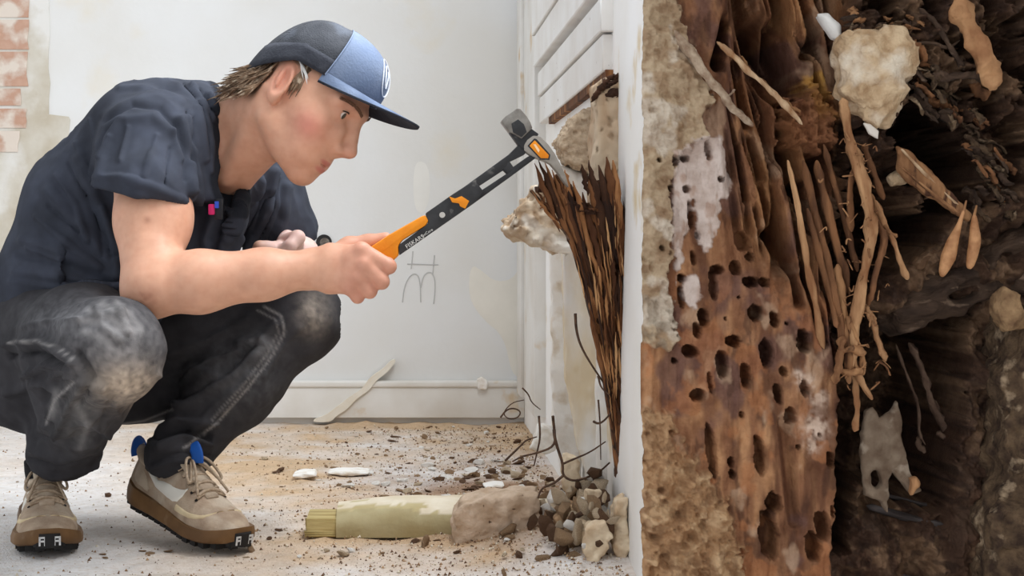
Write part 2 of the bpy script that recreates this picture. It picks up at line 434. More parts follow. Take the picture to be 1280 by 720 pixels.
# window apron boards
M_board = mat('white_board', lin(236, 235, 233), lin(224, 220, 215), 8, .55, .15, 40, c3=lin(120, 88, 66), scale3=60, cont3=(.72, .76))
for k, (z0, z1, y0, t) in enumerate([(.742, .800, 2.47, .016), (.803, .856, 2.46, .020), (.868, .935, 2.52, .030), (.938, 1.05, 2.5, .034)]):
    b = MB(); b.box((XW - t, y0, z0), (XW + .01, 3.58, z1)); me = bevel(b.mesh('apron'), .002, 1)
    struct(obj('trim_%d' % (k + 4), me, M_board))
b = MB(); b.box((XW - .012, 2.46, .728), (XW + .01, 3.4, .744)); struct(obj('trim_8', b, M_rot))
# ---------------------------------------------------------------- the person
HS = 0.99                                                     # head size factor
HYAW, HPITCH, HROLL = math.radians(-25), math.radians(35.5), math.radians(-13)
HPOS = np.array([-.1500, 2.42, .694])
def rotm(y, p, r):
    cy, sy, cp, sp, cr, sr = math.cos(y), math.sin(y), math.cos(p), math.sin(p), math.cos(r), math.sin(r)
    return np.array([[cy, -sy, 0], [sy, cy, 0], [0, 0, 1]]) @ np.array([[cp, 0, sp], [0, 1, 0], [-sp, 0, cp]]) @ np.array([[1, 0, 0], [0, cr, -sr], [0, sr, cr]])
HR = rotm(HYAW, HPITCH, HROLL)
def hd(x, y, z): return HPOS + HR @ (np.array([x, y, z]) * HS)

CAPS, CAPR = 1.03, rotm(HYAW, math.radians(33), HROLL)
def hc(x, y, z): return HPOS + CAPR @ (np.array([x, y, z]) * CAPS) + HR @ np.array([0, 0, -.002])
person = thing('person', (-.42, 2.5, 0), 'person in navy t-shirt, black jeans and blue cap crouching and holding a hammer', 'person')

# joints
S_R, E_R, W_R = P(184, 182, 2.41), P(190, 358, 2.285), P(392, 336, 2.30)
S_L, E_L, W_L = P(322, 236, 2.70), P(372, 345, 2.74), P(378, 318, 2.62)
SP = [P(102, 400, 2.63), P(104, 352, 2.62), P(132, 268, 2.60), P(206, 192, 2.57), P(262, 166, 2.555)]
SPW = [(.165, .118), (.155, .116), (.150, .112), (.155, .108), (.120, .070)]
UW = S_L - S_R
NECK0, NECK1 = P(276, 178, 2.545), hd(-.030, 0, -.035)

# --- skin
sk = Vol((-.56, 2.21, .335), (.01, 2.86, .84), .0025)
for i in range(1, 4):
    A, B = SPW[i], SPW[i + 1]; sk.econe(SP[i], SP[i + 1], UW, (A[0] - .010, A[1] - .012), (B[0] - .008, B[1] - .006), .03)
for S in (S_R, S_L): sk.cone(SP[4] * .6 + S * .4, S, .058, .052, .03)
sk.econe(SP[3], P(272, 200, 2.50), UW, (.10, .07), (.075, .05), .03)
# near arm
sk.chain([S_R, S_R * .45 + E_R * .55, E_R], [.054, .0495, .041], .02)
sk.ell(P(210, 268, 2.335), (.034, .032, .050), k=.03)
sk.cone(P(183, 372, 2.29), P(186, 380, 2.29), .022, .014, .025)
sk.chain([E_R, P(250, 352, 2.285), P(330, 343, 2.29), W_R], [.040, .0425, .0345, .0265], .02)
# near hand on the grip
hx = P(460, 335, 2.27) - W_R
sk.econe(W_R, P(412, 335, 2.288), (0, .2, 1), (.028, .021), (.034, .019), .015)
sk.econe(P(412, 336, 2.288), P(446, 337, 2.280), (.25, 0, 1), (.035, .018), (.036, .0145), .012)
FN = [[(452, 313, 2.270), (486, 333, 2.268), (482, 324, 2.318), (462, 318, 2.332)],
      [(455, 331, 2.264), (477, 352, 2.264), (473, 340, 2.316), (452, 334, 2.330)],
      [(448, 347, 2.266), (462, 364, 2.268), (458, 352, 2.316), (440, 347, 2.328)],
      [(438, 359, 2.272), (447, 371, 2.276), (444, 362, 2.314), (430, 357, 2.324)]]
FR = [(.0120, .0108, .0092, .0080), (.0122, .0110, .0094, .0080), (.0116, .0104, .0088, .0076), (.0106, .0094, .0080, .0070)]
for pts, r in zip(FN, FR):
    q = [P(*a) for a in pts]
    sk.cone(P(420, 338, 2.284) * .35 + q[0] * .65, q[0], .013, r[0], .010)
    sk.chain(q, r, .004)
sk.chain([P(408, 326, 2.300), P(436, 308, 2.316), P(460, 303, 2.320), P(482, 298, 2.318)], [.018, .0135, .0112, .0092], .008)
# far arm, loosely closed hand
sk.chain([S_L, E_L], [.052, .042], .02); sk.chain([E_L, W_L], [.040, .028], .02)
sk.econe(W_L, P(358, 309, 2.595), (0, .3, 1), (.026, .02), (.030, .018), .012)
for pts, r in (([(356, 301, 2.588), (372, 297, 2.570), (362, 308, 2.555), (344, 316, 2.56)], (.0125, .012, .0105, .009)),
               ([(354, 306, 2.60), (371, 304, 2.585), (360, 316, 2.575), (348, 320, 2.58)], (.012, .0115, .010, .009)),
               ([(354, 312, 2.61), (368, 312, 2.60), (356, 322, 2.59), (344, 324, 2.595)], (.0115, .011, .010, .009)),
               ([(352, 318, 2.615), (364, 320, 2.61), (352, 328, 2.60), (344, 328, 2.60)], (.011, .010, .009, .008)),
               ([(362, 310, 2.605), (346, 312, 2.570), (334, 311, 2.555), (325, 310, 2.55)], (.016, .0135, .0125, .0125))):
    sk.chain([P(*a) for a in pts], r, .004)
# neck: column, throat, tendon
sk.econe(NECK0, NECK1, UW, (.062, .056), (.052, .052), .025)
sk.cone(P(290, 215, 2.50), hd(.002, 0, -.070), .038, .028, .02)
sk.cone(P(283, 222, 2.455), hd(-.022, -.058, -.015), .010, .014, .022)
# head
def E_(c, r, k=.012, mode='add', tilt=0):
    R = HR if not tilt else HR @ rotm(0, tilt, 0); sk.ell(hd(*c), np.array(r) * HS, R, k * HS, mode)
def C_(a, b, ra, rb, k=.012, mode='add'): sk.cone(hd(*a), hd(*b), ra * HS, rb * HS, k * HS, mode)
E_((.002, 0, .040), (.086, .072, .078), .02)
E_((.030, 0, .010), (.062, .062, .075), .03)
E_((.044, 0, -.035), (.043, .050, .058), .03)
for s in (-1, 1):
    C_((.002, .052 * s, -.050), (.070, .012 * s, -.090), .017, .014, .022)
    E_((.052, .045 * s, -.012), (.026, .019, .022), .024)           # cheek bone
    E_((.062, .030 * s, -.050), (.024, .020, .028), .022)           # cheek
    C_((.094, .010 * s, .035), (.076, .050 * s, .036), .0090, .0085, .014)   # brow
    E_((.101, .034 * s, .018), (.016, .021, .0125), .012, 'sub')
    E_((.0775, .032 * s, .020), (.0140, .0165, .0145), .006)        # lids
    E_((.0960, .033 * s, .0205), (.0115, .0142, .0072), .0018, 'sub')
    E_((.103, .0115 * s, -.0245), (.0115, .0075, .0080), .006)      # nostril wing
    E_((.107, .0075 * s, -.0325), (.0060, .0035, .004), .002, 'sub')
for s in (-1, 1):
    E_((.087, .019 * s, -.010), (.015, .012, .018), .012); E_((.077, .025 * s, -.061), (.014, .011, .014), .012)
E_((.080, 0, -.086), (.015, .019, .014), .016)
E_((.082, 0, -.048), (.015, .024, .020), .016)                      # muzzle
C_((.085, 0, .022), (.094, 0, -.028), .0125, .0135, .008); E_((.080, 0, -.062), (.0135, .024, .022), .012)
C_((.098, 0, .022), (.117, 0, -.014), .0078, .0086, .010)
E_((.1180, 0, -.0175), (.0100, .0095, .0090), .007)
C_((.116, 0, -.022), (.099, 0, -.036), .0055, .004, .006)
for s in (-1, 1):
    C_((.0965, 0.004 * s, -.0510), (.0870, .020 * s, -.0575), .0058, .0035, .006)
    C_((.0945, 0.004 * s, -.0650), (.0860, .019 * s, -.0600), .0066, .0034, .006)
E_((.1035, 0, -.0580), (.0095, .0165, .0018), .003, 'sub')
E_((.078, 0, -.074), (.0145, .021, .016), .010)
for s in (-1, 1):                                                    # ears
    R = HR @ rotm(math.radians(24) * s, math.radians(-14), 0)
    sk.ell(hd(-.010, .073 * s, .006), np.array((.0215, .0075, .0350)) * HS, R, .006)
    sk.ell(hd(-.002, .071 * s, -.020), np.array((.010, .007, .012)) * HS, R, .006)
    sk.ell(hd(-.006, .0815 * s, .006), np.array((.0140, .0072, .0235)) * HS, R, .003, 'sub')
    sk.ell(hd(.004, .074 * s, -.001), np.array((.005, .005, .007)) * HS, R, .004)
    sk.ell(hd(-.011, .0775 * s, .008), np.array((.0034, .0050, .0170)) * HS, R, .004)
V, Q = main_piece(*sk.mesh()); del sk
V = relax(V, Q, 1, .4)
N = vnormals(V, Q)
Lh = ((V - HPOS) @ HR) / HS
base = lin(215, 164, 137)
C = np.tile(base, (len(V), 1))
def tint(col, w):
    global C
    C = C * (1 - w[:, None]) + np.asarray(col) * w[:, None]
def gb(c, r): return np.exp(-(((Lh - np.array(c)) / np.array(r)) ** 2).sum(1))
isH = (np.linalg.norm(Lh, axis=1) < .2)
tint(lin(214, 120, 112), .60 * gb((.062, -.052, -.022), (.022, .03, .020)) + .5 * gb((.062, .052, -.022), (.022, .03, .02)))
tint(lin(205, 128, 112), .45 * gb((.116, 0, -.022), (.012, .012, .012)))
tint(lin(208, 128, 112), .5 * gb((-.008, -.076, .012), (.02, .02, .032)))
lip = np.clip(gb((.095, 0, -.0525), (.018, .023, .0050)) + gb((.093, 0, -.0655), (.018, .021, .0062)), 0, 1)
tint(lin(190, 106, 98), sstep(.3, .7, lip) * .75)
scalp = isH * sstep(.03, .045, Lh[:, 2] + .6 * np.maximum(0, -Lh[:, 0] - .02) - .35 * np.maximum(0, Lh[:, 0]) + .25 * (np.abs(Lh[:, 1]) < .055) * (Lh[:, 0] < 0) * .2) * (Lh[:, 0] < .06) * (np.abs(Lh[:, 1]) < .074)
scalp = np.maximum(scalp, isH * sstep(-.030, -.045, Lh[:, 0]) * sstep(-.055, -.03, Lh[:, 2]))
tint(lin(112, 90, 72), scalp)
x, y = proj(V)
hand = sstep(400, 440, x) * (V[:, 1] < 2.36) + sstep(310, 345, x) * (V[:, 1] > 2.5) * (V[:, 2] < .5) * 1.0
tint(lin(206, 150, 128), .5 * np.clip(hand, 0, 1) * (V[:, 1] < 2.4))
tint(lin(222, 192, 186), .8 * np.clip(hand, 0, 1) * (V[:, 1] > 2.5))
kn = np.zeros(len(V))
for f in FN:
    for j in (0, 1): kn += np.exp(-(np.linalg.norm(V - P(*f[j]), axis=1) / .013) ** 2)
tint(lin(196, 118, 100), .35 * np.clip(kn, 0, 1))
tint(lin(168, 110, 88), .7 * np.exp(-(np.hypot(x - 183, y - 372) / 13) ** 2) * (.5 + .5 * fbm(V * 160, 2, 4)).clip(0, 1))
tint(lin(150, 98, 76), .6 * np.exp(-(np.hypot(x - 184, y - 275) / 4) ** 2))
C *= (1 + .05 * fbm(V * 55, 3, 2))[:, None]
M_skin = mat('skin', W1, (.93, .88, .86), 70, .5, .12, 500, attr=True, contrast=(.4, .7), spec=.35, sss=.12, bdist=.0006)
body = part('body', qmesh('body', V, Q, True, C), M_skin, person, 'fair skin with flushed cheek')

# eyes
M_scl, M_iris, M_pup = flat('sclera', (226, 216, 210), .25, spec=.5), flat('iris', (74, 66, 58), .2, spec=.6), flat('pupil', (14, 12, 12), .15, spec=.7)
for s in (-1, 1):
    b = MB(); n1, n2, r = 18, 24, .0128 * HS
    look = HR @ np.array([.97, -.02, -.05]); look /= np.linalg.norm(look); ax = look; u = np.cross(ax, (0, 0, 1)); u /= np.linalg.norm(u); w = np.cross(u, ax)
    ce = hd(.0772, .0322 * s, .0205); VV = []; FF = []
    for i in range(n1 + 1):
        t = math.pi * (i / n1) ** 1.3
        for j in range(n2):
            a = 2 * math.pi * j / n2; VV.append(ce + r * (math.cos(t) * ax + math.sin(t) * (math.cos(a) * u + math.sin(a) * w)))
    me = bpy.data.meshes.new('eye')
    FF = [(i * n2 + j, i * n2 + (j + 1) % n2, (i + 1) * n2 + (j + 1) % n2, (i + 1) * n2 + j) for i in range(n1) for j in range(n2)]
    me.from_pydata([tuple(v) for v in VV], [], FF); me.update()
    for m in (M_scl, M_iris, M_pup): me.materials.append(m)
    for f, pl in enumerate(me.polygons):
        t = math.pi * ((f // n2 + .5) / n1) ** 1.3; pl.material_index = 2 if t < .22 else (1 if t < .50 else 0); pl.use_smooth = True
    part('eye', me, None, person, 'grey-brown eye')
# brows and lashes as fine hairs
M_brow = flat('brow_hair', (128, 96, 76), .8); M_lash = flat('lash', (52, 38, 32), .8)
rb = random.Random(5)
for s in (-1, 1):
    b = MB()
    for i in range(150):
        t = rb.random(); yy = (.010 + .045 * t) * s; zz = .0355 + .006 * math.sin(t * 2.6) + rb.uniform(-.0024, .0024); xx = .1035 - .022 * t ** 1.6
        a = hd(xx, yy, zz); c = hd(xx - .002 - .002 * t, yy + .008 * s, zz + .002 - .003 * t)
        b.tube([a, c], [.0006, .0002], 3)
    part('eyebrow', b, M_brow, person)
    b = MB()
    q = [hd(.0772 + .0138 * math.cos(g) * 1.0, .0322 * s + .0152 * math.sin(g), .0205 + .0072 * math.cos(g * 1.1)) for g in np.linspace(-.95, .95, 9)]
    b.tube(q, [.0005, .0009, .0011, .0012, .0012, .0012, .0011, .0009, .0005], 5)
    part('eyelashes', b, M_lash, person)

# --- hair below the cap
M_hair = mat('hair', lin(150, 124, 100), lin(92, 72, 56), 60, .6, .5, 300, stretch=(1, 1, 1), c3=lin(196, 178, 156), scale3=90, cont3=(.55, .65))
b = MB(); rh = random.Random(11)
def lock(a, d1, d2, L, r):
    a = np.array(a); d1 = np.array(d1, float); d2 = np.array(d2, float)
    p = [hd(*a), hd(*(a + d1 * L * .4)), hd(*(a + d1 * L * .65 + d2 * L * .2)), hd(*(a + d1 * L * .8 + d2 * L * .45))]
    b.tube(p, [r * .8, r, r * .8, r * .15], 5, .6)
for i in range(620):
    an = rh.uniform(-1.9, 1.9); t = rh.random()
    yy = -math.sin(an) * .071; xx = -.012 - math.cos(an) * .078 if abs(an) < 1.57 else -.012 + rh.uniform(0, .008)
    zz = .030 - .045 * t - .012 * math.cos(an)
    if xx > -.034 and abs(yy) > .045: continue
    out = np.array([-math.cos(an) * .28 + rh.uniform(-.1, .1), -math.sin(an) * .18, -1.0 + rh.uniform(-.2, .2)]); 
    lock((xx, yy, zz), out, (-.55 + rh.uniform(-.4, .4), rh.uniform(-.4, .4), -.5 + rh.uniform(-.4, .4)), rh.uniform(.030, .056), rh.uniform(.0016, .0032))
for s in (-1, 1):                                                   # sideburn, swept back under the cap edge
    for i in range(80):
        t = rh.random(); lock((.012 + .036 * t, .0735 * s - .0115 * s * t, .046 - .006 * t), (-.15 + rh.uniform(-.2, .2) - .3 * t, .04 * s, -1), (.3, 0, -.8), rh.uniform(.022, .044) * (1.15 - .75 * t), .0024)
hair = part('hair', b.mesh('hair', True), M_hair, person, 'short tousled light brown hair')
b = MB()
for i in range(10):
    lock((-.006 + .0016 * i, -.0765, .046 - .0004 * i), (.8, -.05, -.55 + rh.uniform(-.2, .2)), (.5, 0, -.3), .026, .0018)
part('grey_lock', b.mesh('grey_lock', True), flat('grey_hair', (226, 224, 222), .6), person, 'pale grey lock above the ear')

# --- cap (head coordinates)
M_cap_side = mat('cap_mesh', lin(52, 54, 60), lin(72, 74, 80), 30, .9, .8, 420, c3=lin(98, 104, 116), scale3=14, cont3=(.55, .75), bdist=.002)
M_cap_front = mat('cap_denim', lin(104, 119, 146), lin(72, 84, 108), 18, .9, .6, 260, c3=lin(134, 148, 172), scale3=9, cont3=(.52, .72))
M_cap_dark = mat('visor_under', lin(42, 45, 54), lin(54, 58, 68), 30, .9, .5, 260)
M_cap_band = mat('cap_band', lin(44, 46, 54), lin(60, 62, 70), 40, .9, .6, 300)
cap = part('cap', None, None, person, 'worn blue cap with dark mesh back')
def cap_pt(a, t, off=0.0):
    """a: angle round the head (0 = front), t: 0 band .. 1 top"""
    ca, sa = math.cos(a), math.sin(a)
    front = max(0, ca)
    zb_ = .0455 + .009 * ca if ca > 0 else .0455 + .066 * ca          # band height: front over the brow, back low on the nape
    th = t * math.pi / 2
    rx = (.097 + .008 * front ** 2) if ca > 0 else .097 - .007 * ca * ca; ry = .0815
    top = .126 + .004 * front
    e = .80 if ca > .3 else .9
    r = math.cos(th) ** e; zz = zb_ + (top - zb_) * math.sin(th) ** (1.0 if ca > 0 else .95)
    return np.array([(rx + off) * ca * r - .002 + .012 * math.sin(th) * front, (ry + off) * sa * r, zz + off * math.sin(th)])
na, nt = 96, 22
def cap_shell(a0, a1, n, t0, t1, m, off=0.0, thick=.003):
    VV = []; FF = []
    for lay in (off, off - thick):
        for i in range(n + 1):
            for j in range(m + 1): VV.append(hc(*cap_pt(a0 + (a1 - a0) * i / n, t0 + (t1 - t0) * j / m, lay)))
    K = (n + 1) * (m + 1); I = lambda l, i, j: l * K + i * (m + 1) + j
    for i in range(n):
        for j in range(m):
            FF.append((I(0, i, j), I(0, i + 1, j), I(0, i + 1, j + 1), I(0, i, j + 1))); FF.append((I(1, i, j), I(1, i, j + 1), I(1, i + 1, j + 1), I(1, i + 1, j)))
        FF.append((I(0, i, 0), I(1, i, 0), I(1, i + 1, 0), I(0, i + 1, 0))); FF.append((I(0, i, m), I(0, i + 1, m), I(1, i + 1, m), I(1, i, m)))
    for j in range(m):
        FF.append((I(0, 0, j), I(0, 0, j + 1), I(1, 0, j + 1), I(1, 0, j))); FF.append((I(0, n, j), I(1, n, j), I(1, n, j + 1), I(0, n, j + 1)))
    return MB().add(VV, FF)
AF = math.radians(62)
part('front_panel', cap_shell(-AF, AF, 40, 0, 1, nt).mesh('front', True), M_cap_front, cap, 'faded blue front panel')
for s in (-1, 1):
    part('side_panel', cap_shell(s * AF, s * math.radians(122), 22, .0, 1, nt).mesh('side', True), M_cap_side, cap)
    part('back_panel', cap_shell(s * math.radians(122), s * math.radians(180), 20, .34, 1, 16).mesh('back', True), M_cap_side, cap)
    part('back_panel', cap_shell(s * math.radians(122), s * math.radians(146), 8, .0, .36, 8).mesh('back2', True), M_cap_side, cap)
part('strap', cap_shell(math.radians(140), math.radians(220), 20, .0, .17, 4, .0005).mesh('strap', True), M_cap_band, cap)
for s in (-1, 1): part('sweat_band', cap_shell(s * AF, s * math.radians(146), 20, -.015, .20, 4, .0012).mesh('band', True), M_cap_band, cap)
M_stitch = flat('stitch', (128, 142, 168), .9)
for a in (-AF, AF):
    b = MB(); b.tube([hc(*cap_pt(a, t, .0008)) for t in np.linspace(.0, .97, 20)], .0011, 5); part('seam', b, M_stitch, cap)
# visor
VV = []; nu, nv = 28, 12
def visor_pt(u, v, lay):
    a = u * math.radians(64); r0 = cap_pt(a, 0.0); ca = math.cos(a)
    L = .074 * max(0, (math.cos(u * math.pi / 2))) ** .75
    x = r0[0] + L * v; yy = r0[1] * (1 + .06 * v * (1 - abs(u))); 
    zz = r0[2] + .006 + .10 * L * v - 3.2 * yy * yy * (.12 + .88 * v)
    return np.array([x, yy, zz - lay * .0035])
VV = [hc(*visor_pt(-1 + 2 * i / nu, j / nv, l)) for l in (0, 1) for i in range(nu + 1) for j in range(nv + 1)]
K = (nu + 1) * (nv + 1); I = lambda l, i, j: l * K + i * (nv + 1) + j
ft = [(I(0, i, j), I(0, i + 1, j), I(0, i + 1, j + 1), I(0, i, j + 1)) for i in range(nu) for j in range(nv)]
fb = [(I(1, i, j), I(1, i, j + 1), I(1, i + 1, j + 1), I(1, i + 1, j)) for i in range(nu) for j in range(nv)]
fe = [(I(0, i, nv), I(0, i + 1, nv), I(1, i + 1, nv), I(1, i, nv)) for i in range(nu)] + [(I(0, i + 1, 0), I(0, i, 0), I(1, i, 0), I(1, i + 1, 0)) for i in range(nu)]
me = MB().add(VV, ft + fb + fe).mesh('visor', True)
me.materials.append(M_cap_front); me.materials.append(M_cap_dark)
for f in me.polygons: f.material_index = 0 if f.index < len(ft) else 1
part('visor', me, None, cap, 'curved blue visor, dark underneath')
# round emblem on the front panel
M_emb = flat('emblem_white', (222, 226, 234), .9)
def on_front(da, dt): return hc(*cap_pt(math.radians(2) + da, .40 + dt, .0012))
b = MB(); b.tube([on_front(.24 * math.cos(t), .24 * math.sin(t)) for t in np.linspace(0, 2 * math.pi, 30)], .0010, 5); 
b.tube([on_front(.12 * math.cos(t) - .02, .15 * math.sin(t)) for t in np.linspace(.4, 4.2, 14)], .0012, 5); b.tube([on_front(-.05, -.14), on_front(.02, .02), on_front(.10, .12)], .0012, 5)
part('emblem', b, M_emb, cap, 'round white emblem')

# --- t-shirt
sh = Vol((-.68, 2.26, .30), (-.14, 2.96, .78), .003)
for i in range(4): sh.econe(SP[i], SP[i + 1], UW, SPW[i], SPW[i + 1], .035)
for S, o in ((S_R, .066), (S_L, .066)): sh.cone(SP[4] * .55 + S * .45 + np.array([0, 0, -.004]), S, .066, o, .045)
sh.ell(P(240, 260, 2.50), (.085, .11, .10), k=.06)                       # loose chest
sh.ell(P(170, 340, 2.52), (.13, .13, .07), k=.06)                        # belly cloth over the lap
hemR = P(178, 242, 2.350); sh.econe(S_R, hemR, (1, 0, 0), (.066, .066), (.074, .070), .035)
hemL = P(352, 292, 2.715); sh.cone(S_L, hemL, .066, .062, .03)
sh.ell(P(330, 262, 2.66), (.055, .06, .07), k=.04)
dR = E_R - S_R; dR /= np.linalg.norm(dR)
nR = np.array([-.17, .1, -1.0]); dL = hemL - S_L
sh.half(hemR, nR, hemR - np.array([.12, .12, .12]), np.array([hemR[0] + .10, 2.425, hemR[2] + .03]), .004)
# sleeve ends: cut cloth below the hem inside the arm region, hollow the sleeve
sh.econe(hemR + dR * .066, hemR + dR * .12, (1, 0, 0), (.066, .058), (.066, .058), .004, 'sub')
sh.cone(hemL, hemL + dL / np.linalg.norm(dL) * .08, .052, .052, .004, 'sub')
# neck opening
NK = [P(306, 128, 2.565), P(300, 170, 2.50), P(292, 232, 2.452)]
NKR = [.058, .062, .040]
sh.chain(NK, NKR, .004, 'sub')
V, Q = sh.mesh(); del sh
V = relax(V, Q, 2, .5)
S = []
S += [([(118, 222), (150, 222), (185, 232), (236, 254)], 5, .004)]                                           # sleeve hem roll
S += [([(128, 150), (165, 130), (200, 135), (222, 160), (235, 200)], 5, -.005)]                              # armhole seam
S += [([(222, 150), (232, 190), (238, 240)], 5, .007), ([(233, 150), (244, 195), (247, 250)], 5, .007), ([(215, 165), (226, 200)], 5, .004), ([(239, 150), (240, 235)], 4, -.006),
      ([(245, 140), (256, 200)], 5, .005), ([(262, 120), (272, 150)], 5, .005), ([(248, 112), (262, 140)], 4, -.004),
      ([(125, 215), (135, 175), (150, 150)], 7, .005), ([(160, 150), (190, 145), (215, 165)], 8, .004)]
S += [([(300, 250), (284, 290), (262, 330)], 6, .010), ([(320, 225), (310, 262), (286, 310), (270, 335)], 6, .010), ([(340, 215), (333, 260), (312, 305)], 6, .010), ([(290, 260), (268, 315)], 5, -.008), ([(315, 250), (298, 290)], 5, -.008), ([(335, 245), (318, 290)], 5, -.008), ([(266, 270), (256, 300), (262, 320)], 6, .009), ([(356, 235), (352, 275), (340, 300)], 7, .007)]
S += [([(30, 300), (90, 320), (150, 350)], 8, .005), ([(20, 340), (80, 345), (130, 362)], 7, .004), ([(60, 240), (110, 290), (150, 340)], 10, .006), ([(100, 200), (125, 260), (150, 310)], 9, .006), ([(25, 320), (85, 332)], 6, -.003), ([(110, 240), (140, 320)], 8, -.005), ([(240, 270), (235, 330)], 6, .007), ([(15, 352), (80, 360), (150, 372)], 5, .002)]
S += [([(226, 148), (236, 190), (236, 240)], 2.6, .004), ([(219, 150), (229, 185), (231, 225)], 2.6, -.004), ([(232, 140), (246, 190), (249, 245)], 2.6, -.004), ([(252, 130), (260, 170), (262, 215)], 3, .004), ([(256, 118), (270, 148), (276, 160)], 2.6, -.004), ([(240, 108), (256, 130), (264, 150)], 3, .004), ([(228, 106), (244, 124)], 3, -.003), ([(120, 190), (132, 165), (150, 145)], 3, -.004), ([(128, 200), (140, 172)], 2.6, .003), ([(150, 200), (160, 160)], 4, .003), ([(180, 220), (196, 170)], 4, .003), ([(205, 230), (212, 185)], 3, -.003), ([(112, 150), (122, 190), (118, 215)], 3, .003),
      ([(70, 220), (95, 255), (110, 300)], 4, .004), ([(85, 205), (108, 245)], 3, -.003), ([(45, 270), (80, 300), (125, 335)], 4, .004), ([(60, 258), (100, 290)], 3, -.003), ([(130, 260), (142, 300), (150, 345)], 4, .004), ([(120, 270), (130, 320)], 3, -.003), ([(35, 310), (75, 326)], 3, .003), ([(95, 180), (110, 205)], 4, .003), ([(150, 110), (190, 112), (225, 130)], 5, .003), ([(306, 240), (300, 262), (282, 300)], 2.8, .004), ([(326, 232), (322, 262), (302, 300)], 2.8, -.004), ([(346, 222), (344, 260), (330, 296)], 3, .004)]
V = folds(V, Q, S)
N = vnormals(V, Q)
q3 = np.stack([(V[:, 0] * .8 + V[:, 2] * .6) * 34, V[:, 1] * 20, (V[:, 2] * .8 - V[:, 0] * .6) * 9], 1)
V = V + N * (.0018 * fbm(V * 22, 2, 6) + .0045 * (1 - np.abs(fbm(q3, 2, 61))) * sstep(.1, .6, vnoise(V * 9, 62) + .5))[:, None]
def capsd(V, pts, r):
    d = np.full(len(V), 9.)
    for i in range(len(pts) - 1):
        a, ba = pts[i], pts[i + 1] - pts[i]; t = np.clip(((V - a) @ ba) / ba.dot(ba), 0, 1)
        d = np.minimum(d, np.linalg.norm(V - a - t[:, None] * ba, axis=1) - (r[i] + t * (r[i + 1] - r[i])))
    return d
dn = capsd(V, NK, NKR); col = sstep(.017, .014, dn)
V = V + N * (.002 * col)[:, None]
x, y = proj(V)
cA = lin(56, 59, 68)
C = np.tile(cA, (len(V), 1)) * (1 + .14 * fbm(V * 14, 4, 9) + .10 * fbm(V * 60, 3, 91))[:, None]
C = C * (1 - col[:, None]) + lin(36, 38, 44) * col[:, None]
M_shirt = mat('navy_cotton', W1, (1.25, 1.27, 1.32), 24, .95, .35, 900, attr=True, spec=.15, bdist=.0008, c3=(.80, .80, .82), scale3=8, cont3=(.5, .7))
part('t_shirt', qmesh('t_shirt', V, Q, True, C), M_shirt, person, 'navy cotton t-shirt with loose short sleeves')

# --- jeans
HIPR, KNR, ANR = P(70, 428, 2.55), P(138, 434, 2.235), P(80, 570, 2.585)
HIPL, KNL, ANL = P(112, 432, 2.76), P(375, 400, 2.66), P(220, 572, 2.60)
je = Vol((-.69, 2.10, .085), (-.10, 2.95, .46), .004)
je.econe(P(84, 410, 2.58), P(100, 410, 2.74), (0, 0, 1), (.125, .125), (.12, .12), .04)
je.ell(P(70, 462, 2.60), (.12, .10, .10), k=.05); je.ell(P(110, 470, 2.76), (.12, .09, .085), k=.05); je.ell(P(30, 470, 2.64), (.085, .09, .085), k=.05); je.ell(P(160, 478, 2.72), (.10, .08, .055), k=.05); je.ell(P(186, 484, 2.70), (.075, .06, .050), k=.05)
je.chain([HIPR, HIPR * .45 + KNR * .55, KNR], [.092, .084, .064], .04)
je.ell(KNR + np.array([.012, -.004, -.012]), (.060, .058, .066), k=.03)
je.chain([KNR, KNR * .55 + ANR * .45 + np.array([-.01, .012, 0]), ANR], [.060, .062, .050], .035)
je.ell(P(80, 570, 2.575), (.060, .060, .028), k=.02); je.ell(P(80, 548, 2.55), (.058, .058, .02), k=.02)
je.chain([HIPL, HIPL * .45 + KNL * .55, KNL], [.092, .086, .062], .04)
je.ell(KNL + np.array([.006, 0, .0]), (.056, .058, .056), k=.03)
je.chain([KNL, KNL * .55 + ANL * .45 + np.array([-.014, 0, -.006]), ANL], [.060, .064, .046], .035)
je.ell(P(222, 578, 2.59), (.052, .052, .022), k=.02); je.ell(P(224, 560, 2.59), (.054, .054, .02), k=.02)
je.cone(ANR + np.array([0, 0, -.045]), ANR + np.array([0, 0, -.012]), .047, .042, .004, 'sub'); je.cone(ANL + np.array([0, 0, -.05]), ANL + np.array([0, 0, -.016]), .044, .038, .004, 'sub')
V, Q = je.mesh(); del je
V = relax(V, Q, 1, .5)
